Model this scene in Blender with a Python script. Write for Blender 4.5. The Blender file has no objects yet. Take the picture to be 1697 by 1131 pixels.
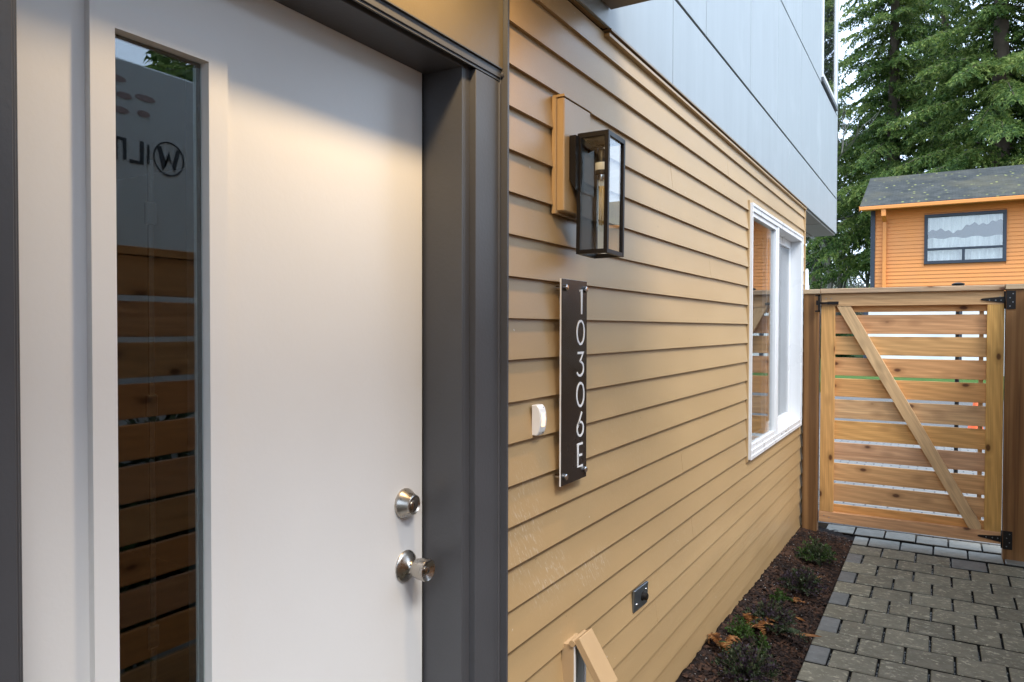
import bpy, bmesh, math, random
import numpy as np
from mathutils import Matrix, Vector

S = bpy.context.scene
COL = S.collection
rnd = random.Random(7)

# ------------------------------------------------------------------ camera
YAW, PITCH, ROLL = .5301, -.0183, .0023
cam_d = bpy.data.cameras.new('camera')
cam = bpy.data.objects.new('camera', cam_d); COL.objects.link(cam)
F = Vector((-math.sin(YAW)*math.cos(PITCH), math.cos(YAW)*math.cos(PITCH), math.sin(PITCH)))
R = Vector((math.cos(YAW), math.sin(YAW), 0)); U = R.cross(F)
R2 = R*math.cos(ROLL) + U*math.sin(ROLL); U2 = U*math.cos(ROLL) - R*math.sin(ROLL)
m = Matrix((R2, U2, -F)).transposed().to_4x4(); m.translation = (.8939, 0, 1.2959)
cam.matrix_world = m
cam_d.sensor_width = 36; cam_d.lens = 1212.16/1697*36
cam_d.clip_start = .02; cam_d.clip_end = 2000
S.camera = cam

# ------------------------------------------------------------------ sky, sun, exposure
SUN_EL, SUN_AZ = 52, 120          # azimuth measured from +Y towards +X
W = bpy.data.worlds.new('World'); S.world = W; W.use_nodes = True
nt = W.node_tree; nt.nodes.clear()
sky = nt.nodes.new('ShaderNodeTexSky'); sky.sky_type = 'NISHITA'; sky.sun_disc = False
sky.sun_elevation = math.radians(SUN_EL); sky.sun_rotation = math.radians(SUN_AZ)
sky.air_density = 1.0; sky.dust_density = 2.0
geo = nt.nodes.new('ShaderNodeNewGeometry')
noi = nt.nodes.new('ShaderNodeTexNoise'); noi.inputs['Scale'].default_value = 2.2; noi.inputs['Detail'].default_value = 5
tc = nt.nodes.new('ShaderNodeTexCoord'); nt.links.new(tc.outputs['Generated'], noi.inputs['Vector'])
rmp = nt.nodes.new('ShaderNodeMapRange'); rmp.inputs['From Min'].default_value = .3; rmp.inputs['From Max'].default_value = .7
rmp.inputs['To Min'].default_value = .62; rmp.inputs['To Max'].default_value = .95
nt.links.new(noi.outputs['Fac'], rmp.inputs['Value'])
mx = nt.nodes.new('ShaderNodeMix'); mx.data_type = 'RGBA'
nt.links.new(rmp.outputs['Result'], mx.inputs['Factor'])
nt.links.new(sky.outputs['Color'], mx.inputs['A']); mx.inputs['B'].default_value = (6.5, 8.0, 10.1, 1)
bg = nt.nodes.new('ShaderNodeBackground'); bg.inputs['Strength'].default_value = .10
nt.links.new(mx.outputs['Result'], bg.inputs['Color'])
wo = nt.nodes.new('ShaderNodeOutputWorld'); nt.links.new(bg.outputs['Background'], wo.inputs['Surface'])
sd = bpy.data.lights.new('sun', 'SUN'); sd.energy = 1.0; sd.angle = math.radians(20); sd.color = (1, .97, .93)
so = bpy.data.objects.new('sun', sd); COL.objects.link(so)
a = math.radians(SUN_AZ); e_ = math.radians(SUN_EL)
sdir = Vector((math.sin(a)*math.cos(e_), math.cos(a)*math.cos(e_), math.sin(e_)))
so.rotation_euler = sdir.to_track_quat('Z', 'Y').to_euler()
so.location = (3, -2, 12)
S.view_settings.view_transform = 'Standard'; S.view_settings.look = 'None'
S.view_settings.gamma = 1; S.view_settings.exposure = 1.78
S.view_settings.use_curve_mapping = False
S.render.engine = 'CYCLES'
S.cycles.max_bounces = 8; S.cycles.transparent_max_bounces = 12
S.cycles.sample_clamp_indirect = 6

# ------------------------------------------------------------------ materials
MATS = {}
class NT:
    def __init__(s, name):
        s.m = bpy.data.materials.new(name); s.m.use_nodes = True; s.t = s.m.node_tree
        s.n = s.t.nodes; s.b = s.n['Principled BSDF']; MATS[name] = s.m
    def add(s, typ, **kw):
        n = s.n.new(typ)
        for k, v in kw.items():
            if k in n.inputs: n.inputs[k].default_value = v
            else: setattr(n, k, v)
        return n
    def link(s, a, b): s.t.links.new(a, b)
    def pos(s, scale=(1, 1, 1), rand=False):
        g = s.add('ShaderNodeNewGeometry'); out = g.outputs['Position']
        mp = s.add('ShaderNodeMapping'); mp.inputs['Scale'].default_value = scale
        if rand:
            oi = s.add('ShaderNodeObjectInfo'); mu = s.add('ShaderNodeVectorMath', operation='MULTIPLY')
            s.link(oi.outputs['Random'], mu.inputs[0]); mu.inputs[1].default_value = (37.1, 53.7, 71.3)
            ad = s.add('ShaderNodeVectorMath', operation='ADD'); s.link(out, ad.inputs[0]); s.link(mu.outputs[0], ad.inputs[1]); out = ad.outputs[0]
        if getattr(s, 'roty', 0):
            vr = s.add('ShaderNodeVectorRotate', rotation_type='Y_AXIS'); vr.inputs['Angle'].default_value = s.roty
            s.link(out, vr.inputs['Vector']); out = vr.outputs['Vector']
        s.link(out, mp.inputs['Vector']); return mp.outputs['Vector']
    def noise(s, vec, scale, detail=4, rough=.55, dist=0):
        n = s.add('ShaderNodeTexNoise'); n.inputs['Scale'].default_value = scale; n.inputs['Detail'].default_value = detail
        n.inputs['Roughness'].default_value = rough; n.inputs['Distortion'].default_value = dist
        s.link(vec, n.inputs['Vector']); return n.outputs['Fac']
    def ramp(s, fac, stops):
        r = s.add('ShaderNodeValToRGB'); el = r.color_ramp.elements
        while len(el) < len(stops): el.new(.5)
        for e, (p, c) in zip(el, stops):
            e.position = p; e.color = c if len(c) == 4 else (*c, 1)
        s.link(fac, r.inputs['Fac']); return r.outputs['Color']
    def mix(s, fac, a, b, mode='MIX'):
        x = s.add('ShaderNodeMix', data_type='RGBA', blend_type=mode)
        for v, k in ((fac, 'Factor'), (a, 'A'), (b, 'B')):
            if hasattr(v, 'links'): s.link(v, x.inputs[k])
            elif k == 'Factor': x.inputs[k].default_value = v
            else: x.inputs[k].default_value = (*v, 1)
        return x.outputs['Result']
    def maprange(s, v, a, b, c, d):
        r = s.add('ShaderNodeMapRange'); s.link(v, r.inputs['Value'])
        for k, x in zip(('From Min', 'From Max', 'To Min', 'To Max'), (a, b, c, d)): r.inputs[k].default_value = x
        return r.outputs['Result']
    def bump(s, h, strength, dist):
        b = s.add('ShaderNodeBump'); b.inputs['Strength'].default_value = strength; b.inputs['Distance'].default_value = dist
        s.link(h, b.inputs['Height']); s.link(b.outputs['Normal'], s.b.inputs['Normal'])
    def out(s, col=None, rough=None, metal=None, spec=None):
        if col is not None:
            if hasattr(col, 'links'): s.link(col, s.b.inputs['Base Color'])
            else: s.b.inputs['Base Color'].default_value = (*col, 1)
        if rough is not None:
            if hasattr(rough, 'links'): s.link(rough, s.b.inputs['Roughness'])
            else: s.b.inputs['Roughness'].default_value = rough
        if metal is not None: s.b.inputs['Metallic'].default_value = metal
        if spec is not None: s.b.inputs['Specular IOR Level'].default_value = spec
        return s.m

def sc(c, k): return tuple(min(1, v*k) for v in c)

def paint(name, c, rough=.45, var=.08, scale=3, grit=250, bump=.15, spots=0, spec=.5, aniso=(1, 1, 1)):
    t = NT(name); p = t.pos(); n = t.noise(t.pos(aniso), scale, 6)
    col = t.ramp(n, [(.25, sc(c, 1-var)), (.75, sc(c, 1+var))])
    if spots:
        v = t.noise(p, 60, 3, .7); f = t.maprange(v, .72, .78, 0, spots); col = t.mix(f, col, sc(c, .45))
    r = t.maprange(n, .3, .7, rough-.06, rough+.08)
    t.bump(t.noise(p, grit, 3), bump, .001)
    return t.out(col, r, spec=spec)

def cedar(name, axis, tones=((.48, .240, .085), (.68, .40, .165)), dark=.5, weather=0.0, rough=.62, roty=0):
    t = NT(name); t.roty = roty
    st = [38, 38, 38]; st[axis] = 1.0
    v = t.pos(tuple(st), True)
    n1 = t.noise(v, 1.0, 5, .6, .6)
    st2 = [190, 190, 190]; st2[axis] = 3.0
    n2 = t.noise(t.pos(tuple(st2), True), 1.0, 3, .6)
    st3 = [5.5, 5.5, 5.5]; st3[axis] = .8
    v3 = t.pos(tuple(st3), True)
    w = t.add('ShaderNodeTexWave', wave_type='BANDS', bands_direction='DIAGONAL'); w.inputs['Scale'].default_value = 2.6
    w.inputs['Distortion'].default_value = 7; w.inputs['Detail'].default_value = 3; w.inputs['Detail Scale'].default_value = .6
    t.link(v3, w.inputs['Vector'])
    oi = t.add('ShaderNodeObjectInfo')
    base = t.mix(oi.outputs['Random'], tones[0], tones[1])
    mid = t.mix(t.maprange(n1, .3, .72, 0, 1), base, sc(tones[1], 1.12))
    col = t.mix(t.maprange(w.outputs['Fac'], .0, .8, .0, .24), mid, sc(tones[0], .66))
    col = t.mix(t.maprange(n2, .4, .75, 0, .5), col, sc(tones[0], .5))
    # knots: small dark eyes with a softer halo
    st4 = [9, 9, 9]; st4[axis] = 5.0
    vo = t.add('ShaderNodeTexVoronoi'); vo.inputs['Scale'].default_value = 1.0; vo.inputs['Randomness'].default_value = 1
    t.link(t.pos(tuple(st4), True), vo.inputs['Vector'])
    col = t.mix(t.maprange(vo.outputs['Distance'], .10, .34, .6, 0), col, sc(tones[0], .55))
    col = t.mix(t.maprange(vo.outputs['Distance'], .085, .145, .92, 0), col, (.09, .036, .014))
    hs = t.add('ShaderNodeHueSaturation'); oi2 = t.add('ShaderNodeObjectInfo'); wn = t.add('ShaderNodeTexWhiteNoise', noise_dimensions='1D')
    t.link(oi2.outputs['Random'], wn.inputs['W']); t.link(t.maprange(wn.outputs['Value'], 0, 1, .489, .503), hs.inputs['Hue'])
    t.link(t.maprange(oi2.outputs['Random'], 0, 1, .85, 1.1), hs.inputs['Saturation']); t.link(col, hs.inputs['Color']); col = hs.outputs['Color']
    if weather:
        g = t.maprange(t.noise(t.pos((2, 2, 2), True), 1.3, 4), .5, .75, 0, weather)
        col = t.mix(g, col, (.26, .22, .17))
    t.bump(t.mix(.5, n1, n2), .35, .002)
    return t.out(col, rough, spec=.3)

def thin_glass(name, tint=(.9, .95, .94), ior=1.75):
    t = NT(name); t.n.remove(t.b)
    o = [n for n in t.n if n.type == 'OUTPUT_MATERIAL'][0]
    tr = t.add('ShaderNodeBsdfTransparent'); tr.inputs['Color'].default_value = (*tint, 1)
    gl = t.add('ShaderNodeBsdfGlossy'); gl.inputs['Roughness'].default_value = 0.0; gl.inputs['Color'].default_value = (.97, .98, 1, 1)
    fr = t.add('ShaderNodeFresnel'); ge = t.add('ShaderNodeNewGeometry')      # same reflectance from either side of the sheet
    t.link(t.maprange(ge.outputs['Backfacing'], 0, 1, ior, 1/ior), fr.inputs['IOR'])
    mxs = t.add('ShaderNodeMixShader'); t.link(fr.outputs[0], mxs.inputs[0]); t.link(tr.outputs[0], mxs.inputs[1]); t.link(gl.outputs[0], mxs.inputs[2])
    t.link(mxs.outputs[0], o.inputs['Surface'])
    return t.m

def emit(name, c, s):
    t = NT(name); t.b.inputs['Base Color'].default_value = (*c, 1)
    t.b.inputs['Emission Color'].default_value = (*c, 1); t.b.inputs['Emission Strength'].default_value = s
    return t.m

def metal(name, c, rough=.3, brush=0):
    t = NT(name); n = t.noise(t.pos((30, 30, 400) if brush else (1, 1, 1)), 3 if brush else 60, 4)
    t.bump(n, .12 if brush else .05, .0006)
    return t.out(t.ramp(n, [(.3, sc(c, .85)), (.7, c)]), t.maprange(n, .3, .7, rough-.06, rough+.1), 1.0)

# siding: tan paint with chalky scuffs and smudges near the door
TAN = (.425, .284, .138)
def siding_mat():
    t = NT('tan_siding_paint'); p = t.pos()
    oi = t.add('ShaderNodeObjectInfo')
    n = t.noise(t.pos((1, .6, 3)), 1.6, 6, .6)
    col = t.ramp(n, [(.25, sc(TAN, .90)), (.75, sc(TAN, 1.09))])
    col = t.mix(t.maprange(oi.outputs['Random'], 0, 1, 0, .12), col, sc(TAN, .8))
    fg = t.noise(t.pos((1, 9, 60)), 6, 4, .6)
    col = t.mix(t.maprange(fg, .4, .8, 0, .14), col, sc(TAN, .72))
    # chalky scuffs: thin streaks limited to patches low on the wall
    mpr = t.add('ShaderNodeMapping'); mpr.inputs['Rotation'].default_value = (math.radians(24), 0, 0); mpr.inputs['Scale'].default_value = (1, 170, 34)
    vr = t.add('ShaderNodeVectorRotate', rotation_type='X_AXIS'); vr.inputs['Angle'].default_value = math.radians(-28); t.link(p, vr.inputs['Vector'])
    mpr.inputs['Rotation'].default_value = (0, 0, 0); t.link(vr.outputs['Vector'], mpr.inputs['Vector'])
    s1 = t.noise(mpr.outputs['Vector'], 1.0, 4, .7, .8)
    def patch(cy, cz, ry, rz):
        g = t.add('ShaderNodeVectorMath', operation='SUBTRACT'); t.link(p, g.inputs[0]); g.inputs[1].default_value = (0, cy, cz)
        q = t.add('ShaderNodeVectorMath', operation='MULTIPLY'); t.link(g.outputs[0], q.inputs[0]); q.inputs[1].default_value = (0, 1/ry, 1/rz)
        l = t.add('ShaderNodeVectorMath', operation='LENGTH'); t.link(q.outputs[0], l.inputs[0])
        return t.maprange(l.outputs['Value'], .35, 1, 1, 0)
    streak = t.maprange(s1, .54, .70, 0, 1)
    for cy, cz, ry, rz, k in ((2.02, .575, .17, .07, 1.0), (1.60, .76, .12, .17, .75), (1.75, .62, .14, .10, .75), (2.3, .9, .5, .3, .14), (3.0, .35, .7, .3, .18), (1.62, .93, .12, .08, .3)):
        ml = t.add('ShaderNodeMath', operation='MULTIPLY'); t.link(patch(cy, cz, ry, rz), ml.inputs[0]); t.link(streak, ml.inputs[1])
        m2 = t.add('ShaderNodeMath', operation='MULTIPLY'); t.link(ml.outputs[0], m2.inputs[0]); m2.inputs[1].default_value = k
        col = t.mix(m2.outputs[0], col, (.62, .55, .46))
    sp = t.noise(p, 38, 2, .5)
    col = t.mix(t.maprange(sp, .765, .785, 0, .6), col, sc(TAN, .4))
    sp2 = t.noise(t.pos((1, 1.1, 1)), 47, 2, .5)
    col = t.mix(t.maprange(sp2, .775, .79, 0, .6), col, (.7, .66, .58))
    t.bump(t.mix(.6, t.noise(t.pos((1, 12, 120)), 8, 4), t.noise(p, 160, 4)), .30, .0014)
    return t.out(col, t.maprange(n, .3, .7, .34, .46), spec=.5)
siding_mat()
paint('tan_smooth_paint', TAN, .36, .05, 3, 140, .35)
paint('charcoal_paint', (.068, .069, .075), .40, .10, 3, 110, .40, spec=.5)
paint('lamp_tinted_charcoal', (.135, .105, .058), .38, .08, 3, 110, .4)  # charcoal head panel, the downlight's warm tan put into its base colour
paint('white_door_paint', (.80, .80, .79), .34, .03, 2.2, 90, .22, spec=.5)
paint('white_vinyl', (.70, .71, .715), .3, .03, 4, 200, .05)
paint('dark_gap', (.02, .018, .016), .8, .1)
paint('flashing_brown', (.20, .125, .055), .35, .1)
def panel_mat():
    t = NT('pale_grey_panel_paint'); c = (.30, .335, .35)
    oi = t.add('ShaderNodeObjectInfo')
    n = t.noise(t.pos((1, 7, .8)), 1.8, 6, .6); n2 = t.noise(t.pos((1, 1, 1)), 2.2, 5)
    col = t.ramp(n, [(.25, sc(c, .9)), (.7, sc(c, 1.07))])
    col = t.mix(t.maprange(oi.outputs['Random'], 0, 1, 0, .5), col, sc(c, .93))
    col = t.mix(t.maprange(n2, .55, .75, 0, .35), col, (.42, .46, .48))
    sm = t.noise(t.pos((1, 30, 6)), 1.5, 4, .7); col = t.mix(t.maprange(sm, .66, .76, 0, .3), col, (.30, .33, .35))
    t.bump(t.noise(t.pos((1, 60, 6)), 6, 4), .12, .001)
    return t.out(col, .42, spec=.4)
panel_mat()
paint('soffit_paint', (.21, .20, .17), .6, .06)
paint('canopy_soffit_paint', (.17, .13, .085), .5, .08)
paint('black_metal', (.010, .008, .007), .38, .2, 8, 200, .08, spec=.25)
paint('sign_face', (.018, .014, .012), .22, .15, 9, 100, .03)
paint('sign_white', (.80, .80, .79), .4, .03)
paint('plastic_white', (.80, .79, .77), .32, .03)
paint('box_tan_plastic', (.43, .29, .155), .42, .06, 9, 180, .2, spots=.2)
paint('box_grey_inside', (.46, .50, .49), .5, .06)
paint('label_paper', (.7, .69, .64), .6, .05)
metal('satin_nickel', (.50, .46, .41), .27, 0)
metal('chrome', (.66, .64, .62), .15)
metal('dull_steel', (.36, .38, .40), .38, 1)
metal('plate_grey', (.25, .29, .33), .42)
thin_glass('door_glass', (.86, .92, .92), 1.95)
thin_glass('window_glass', (.86, .875, .865), 1.9)
thin_glass('lantern_glass', (.97, .98, .97), 1.5)
thin_glass('bulb_glass', (.97, .97, .94), 1.45)
emit('bell_glow', (1, .60, .34), .55)
emit('downlight_lens', (1, .74, .42), 9)
paint('amber_filament', (.62, .42, .12), .4, .1)
cedar('cedar_x', 0); cedar('cedar_y', 1, ((.30, .155, .06), (.44, .255, .11))); cedar('cedar_z', 2, ((.50, .27, .10), (.62, .37, .15)))
cedar('cedar_cap', 0, ((.40, .27, .14), (.50, .36, .21)), weather=.7)
cedar('cedar_brace', 0, ((.55, .34, .145), (.64, .42, .19)), roty=-math.atan2(1.49, .82))
def post_mat():
    t = NT('treated_post'); v = t.pos((26, 26, 1.1), True)
    n = t.noise(v, 1, 5, .6, .4)
    col = t.ramp(n, [(.25, (.135, .058, .018)), (.6, (.25, .125, .045)), (.85, (.33, .18, .07))])
    # rows of short incising cuts
    br = t.add('ShaderNodeTexBrick'); br.inputs['Scale'].default_value = 1; br.inputs['Mortar Size'].default_value = .28
    sw = t.add('ShaderNodeSeparateXYZ'); t.link(t.pos((90, 90, 45)), sw.inputs[0]); cb = t.add('ShaderNodeCombineXYZ')
    t.link(sw.outputs['Z'], cb.inputs['X']); t.link(sw.outputs['X'], cb.inputs['Y']); t.link(cb.outputs[0], br.inputs['Vector'])
    band = t.maprange(t.noise(t.pos((30, 30, .4), True), 1, 2), .48, .58, 0, .5)
    ml = t.add('ShaderNodeMath', operation='MULTIPLY'); t.link(band, ml.inputs[0]); t.link(br.outputs['Fac'], ml.inputs[1])
    col = t.mix(ml.outputs[0], col, (.05, .02, .006))
    t.bump(n, .4, .002)
    return t.out(col, .6, spec=.3)
post_mat()

def paver_mat(name, c, fleck, amt):
    t = NT(name); p = t.pos(); oi = t.add('ShaderNodeObjectInfo')
    base = t.mix(t.maprange(oi.outputs['Random'], 0, 1, 0, 1), sc(c, .78), sc(c, 1.16))
    n = t.noise(p, 14, 6, .65); col = t.mix(t.maprange(n, .35, .7, 0, .5), base, sc(c, .62))
    f = t.noise(t.pos((1, 1.5, 1), True), 30, 4, .72, .5)
    col = t.mix(t.maprange(f, .55, .64, 0, amt), col, fleck)
    g = t.noise(p, 190, 3, .7); col = t.mix(t.maprange(g, .5, .8, 0, .35), col, sc(c, .5))
    t.bump(t.mix(.5, n, g), .5, .004)
    return t.out(col, t.maprange(n, .3, .7, .45, .75), spec=.4)
paver_mat('paver_olive', (.160, .147, .105), (.46, .43, .32), .75)
paver_mat('paver_slate', (.148, .152, .145), (.26, .27, .27), .25)
paver_mat('paver_pale', (.205, .20, .172), (.31, .295, .25), .4)
def soil(name, cs, scale=30, bump=1.0, dist=.02, rough=.9):
    t = NT(name); p = t.pos(); n = t.noise(p, scale, 8, .7); n2 = t.noise(p, scale*.15, 4)
    col = t.mix(t.maprange(n2, .3, .7, 0, .5), t.ramp(n, [(.3, cs[0]), (.55, cs[1]), (.75, cs[2])]), cs[0])
    t.bump(n, bump, dist); return t.out(col, rough, spec=.2)
soil('mulch_soil', ((.007, .004, .003), (.017, .009, .006), (.034, .019, .012)), 60)
soil('joint_grit', ((.008, .008, .008), (.02, .02, .019), (.07, .07, .065)), 150, .8, .004)
soil('ground_dirt', ((.06, .055, .04), (.10, .09, .07), (.15, .14, .11)), 3)
soil('gravel', ((.08, .08, .077), (.15, .15, .144), (.24, .235, .22)), 40, .6, .02)
soil('lawn_green', ((.03, .07, .012), (.06, .13, .02), (.10, .18, .03)), 20, .8, .03)
soil('asphalt', ((.045, .045, .047), (.055, .055, .056), (.07, .07, .07)), 60, .4, .01)
def pale_paving():
    t = NT('pale_paving'); v = t.pos((1, 1, 1))
    br = t.add('ShaderNodeTexBrick'); br.inputs['Scale'].default_value = 2.9; br.inputs['Mortar Size'].default_value = .02
    br.inputs['Color1'].default_value = (.16, .157, .145, 1); br.inputs['Color2'].default_value = (.20, .195, .18, 1); br.inputs['Mortar'].default_value = (.06, .06, .06, 1)
    t.link(v, br.inputs['Vector']); return t.out(br.outputs['Color'], .8)
pale_paving()
paint('orange_paint', (.70, .255, .055), .5, .05, 1.5, 40, .1)
paint('navy_trim', (.022, .030, .045), .45, .1)
paint('house_white', (.72, .72, .70), .6, .04)
def roof_mat():
    t = NT('mossy_shingle'); p = t.pos()
    n = t.noise(t.pos((1, 1, 1)), 3, 6); c = t.ramp(n, [(.3, (.034, .038, .038)), (.7, (.066, .069, .064))])
    br = t.add('ShaderNodeTexBrick'); br.inputs['Scale'].default_value = 3.3; br.inputs['Mortar Size'].default_value = .015; br.inputs['Row Height'].default_value = .42
    t.link(p, br.inputs['Vector'])
    br.inputs['Color1'].default_value = (.8, .8, .8, 1); br.inputs['Color2'].default_value = (1.1, 1.1, 1.1, 1); br.inputs['Mortar'].default_value = (.6, .6, .6, 1)
    c = t.mix(1.0, c, br.outputs['Color'], 'MULTIPLY')
    vo = t.add('ShaderNodeTexVoronoi'); vo.inputs['Scale'].default_value = 5.5; t.link(t.pos((1, .55, .55)), vo.inputs['Vector'])
    k = t.maprange(vo.outputs['Distance'], .10, .26, .9, 0)
    rr = t.noise(p, 1.3, 3); k2 = t.add('ShaderNodeMath', operation='MULTIPLY'); t.link(k, k2.inputs[0]); t.link(t.maprange(rr, .4, .6, .1, 1), k2.inputs[1])
    c = t.mix(k2.outputs[0], c, (.24, .25, .085))
    c = t.mix(t.maprange(t.noise(p, .5, 4), .5, .75, 0, .5), c, (.14, .12, .06))
    t.bump(n, .4, .02)
    return t.out(c, .85, spec=.2)
roof_mat()
def curtain_mat():
    t = NT('pale_curtain'); n = t.noise(t.pos((9, 1, .6)), 1.6, 4)
    return t.out(t.ramp(n, [(.3, (.60, .59, .56)), (.65, (.86, .84, .79))]), .9)
curtain_mat()
def foliage(name, dark, mid, light, scale=.5, rough=.55, trans=.25):
    t = NT(name); g = t.add('ShaderNodeNewGeometry'); n = t.noise(t.pos(), scale, 4, .6)
    ad = t.add('ShaderNodeMath', operation='ADD'); t.link(t.maprange(g.outputs['Random Per Island'], 0, 1, -.22, .22), ad.inputs[0]); t.link(n, ad.inputs[1])
    c = t.ramp(ad.outputs[0], [(.25, dark), (.5, mid), (.78, light)])
    t.out(c, rough, spec=.25)
    o = [x for x in t.n if x.type == 'OUTPUT_MATERIAL'][0]
    tl = t.add('ShaderNodeBsdfTranslucent'); t.link(c, tl.inputs['Color'])
    ms = t.add('ShaderNodeMixShader'); ms.inputs[0].default_value = trans
    t.link(t.b.outputs[0], ms.inputs[1]); t.link(tl.outputs[0], ms.inputs[2]); t.link(ms.outputs[0], o.inputs['Surface'])
    return t.m
foliage('fir_needles', (.026, .062, .014), (.095, .160, .032), (.24, .29, .070), .55, trans=.35)
foliage('fir_needles_blue', (.024, .060, .022), (.075, .140, .044), (.17, .235, .075), .55, trans=.35)
foliage('dry_needles', (.07, .04, .02), (.11, .06, .03), (.15, .09, .04), .6)
foliage('heath_leaves', (.012, .024, .010), (.036, .058, .024), (.11, .125, .065), 25)
foliage('heath_purple', (.018, .012, .016), (.045, .030, .042), (.10, .08, .10), 25)
foliage('bright_leaves', (.024, .055, .011), (.048, .10, .02), (.10, .165, .04), 20)
foliage('dead_frond', (.10, .035, .010), (.26, .10, .025), (.42, .24, .10), 30)
foliage('grey_twigs', (.06, .055, .045), (.13, .12, .10), (.24, .23, .19), 1, trans=0)
foliage('grey_thicket', (.05, .055, .04), (.12, .125, .095), (.26, .27, .22), .6, trans=.2)
paint('bark', (.10, .075, .055), .9, .25, 6, 20, .8)
paint('grey_bark', (.17, .15, .125), .9, .2, 6, 20, .8)
foliage('bark_chip', (.008, .004, .003), (.026, .013, .008), (.075, .036, .020), 8, rough=.8, trans=0)
paint('pebble', (.30, .29, .27), .8, .3, 60)
paint('interior_wall', (.20, .195, .185), .8, .03)
paint('interior_floor', (.16, .11, .07), .6, .1)
paint('trailer_paint', (.50, .53, .55), .45, .04)
paint('lettering_dark', (.03, .035, .045), .5, .1)
paint('oval_red', (.30, .22, .215), .5, .1)
paint('cone_orange', (.80, .13, .03), .5, .05)

# ------------------------------------------------------------------ object helpers
def link(o, parent=None, label=None, cat=None, group=None, kind=None):
    COL.objects.link(o)
    if parent is not None:
        o.parent = parent; o.matrix_parent_inverse = Matrix.Translation(-Vector(parent.get('_at', (0, 0, 0))))
    if label: o['label'] = label
    if cat: o['category'] = cat
    if group: o['group'] = group
    if kind: o['kind'] = kind
    return o
AT = {}
def thing(name, at, label, cat, group=None):
    o = bpy.data.objects.new(name, None); o.location = at; o.empty_display_size = .1
    COL.objects.link(o); o['label'] = label; o['category'] = cat
    if group: o['group'] = group
    AT[o.name] = Vector(at); return o
def put(name, me, parent=None, **kw):
    o = bpy.data.objects.new(name, me); COL.objects.link(o)
    if parent is not None:
        o.parent = parent; o.matrix_parent_inverse = Matrix.Translation(-AT.get(parent.name, Vector()))
    for k, v in kw.items():
        o['category' if k == 'cat' else k] = v
    return o
def mesh_from(bm, mat, name='m', smooth=False):
    me = bpy.data.meshes.new(name); bm.normal_update(); bm.to_mesh(me); bm.free()
    me.materials.append(MATS[mat])
    if smooth:
        for p in me.polygons: p.use_smooth = True
    return me
def add_box(bm, x0, x1, y0, y1, z0, z1, bev=0, M=None):
    r = bmesh.ops.create_cube(bm, size=1)
    vs = r['verts']
    for v in vs:
        v.co = Vector(((x0+x1)/2+v.co.x*(x1-x0), (y0+y1)/2+v.co.y*(y1-y0), (z0+z1)/2+v.co.z*(z1-z0)))
    if M is not None:
        for v in vs: v.co = M @ v.co
    if bev:
        es = list({e for v in vs for e in v.link_edges})
        bmesh.ops.bevel(bm, geom=es, offset=bev, segments=1, affect='EDGES')
def box(name, x0, x1, y0, y1, z0, z1, mat, parent=None, bev=0, M=None, **kw):
    bm = bmesh.new(); add_box(bm, x0, x1, y0, y1, z0, z1, bev, M)
    return put(name, mesh_from(bm, mat, name), parent, **kw)
def boxes(name, lst, mat, parent=None, bev=0, M=None, **kw):
    bm = bmesh.new()
    for b in lst: add_box(bm, *b, bev, M)
    return put(name, mesh_from(bm, mat, name), parent, **kw)
def add_prism(bm, pts, d):
    """polygon (list of 3D points) extruded along vector d"""
    d = Vector(d); a = [bm.verts.new(p) for p in pts]; b = [bm.verts.new(Vector(p)+d) for p in pts]
    n = len(pts)
    bm.faces.new(a); bm.faces.new(b[::-1])
    for i in range(n): bm.faces.new((a[i], b[i], b[(i+1) % n], a[(i+1) % n]))
def prism(name, pts, d, mat, parent=None, bev=0, **kw):
    bm = bmesh.new(); add_prism(bm, pts, d); bmesh.ops.recalc_face_normals(bm, faces=bm.faces[:])
    if bev: bmesh.ops.bevel(bm, geom=bm.edges[:], offset=bev, segments=1, affect='EDGES')
    return put(name, mesh_from(bm, mat, name), parent, **kw)
def add_lathe(bm, prof, origin, axis='X', n=28):
    """prof: list of (distance along axis, radius)"""
    rings = []; o = Vector(origin)
    for d, r in prof:
        ring = []
        for i in range(n):
            t = 2*math.pi*i/n; c, s = r*math.cos(t), r*math.sin(t)
            v = {'X': (d, c, s), 'Y': (s, d, c), 'Z': (c, s, d)}[axis]
            ring.append(bm.verts.new(o+Vector(v)))
        rings.append(ring)
    for a, b in zip(rings, rings[1:]):
        for i in range(n): bm.faces.new((a[i], a[(i+1) % n], b[(i+1) % n], b[i]))
    bm.faces.new(rings[0][::-1]); bm.faces.new(rings[-1])
def lathe(name, prof, origin, mat, parent=None, axis='X', n=28, smooth=True, **kw):
    bm = bmesh.new(); add_lathe(bm, prof, origin, axis, n); bmesh.ops.recalc_face_normals(bm, faces=bm.faces[:])
    me = mesh_from(bm, mat, name, smooth)
    if smooth: 
        try: me.set_sharp_from_angle(angle=math.radians(35))
        except Exception: pass
    return put(name, me, parent, **kw)
def add_tube(bm, pts, rad, n=6):
    pts = [Vector(p) for p in pts]; rings = []
    if not hasattr(rad, '__len__'): rad = [rad]*len(pts)
    for i, p in enumerate(pts):
        d = (pts[min(i+1, len(pts)-1)]-pts[max(i-1, 0)]).normalized()
        up = Vector((0, 0, 1)) if abs(d.z) < .9 else Vector((1, 0, 0))
        a = d.cross(up).normalized(); b = a.cross(d)
        rings.append([bm.verts.new(p+rad[i]*(a*math.cos(2*math.pi*k/n)+b*math.sin(2*math.pi*k/n))) for k in range(n)])
    for r0, r1 in zip(rings, rings[1:]):
        for k in range(n): bm.faces.new((r0[k], r0[(k+1) % n], r1[(k+1) % n], r1[k]))
    bm.faces.new(rings[0][::-1]); bm.faces.new(rings[-1])
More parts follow.
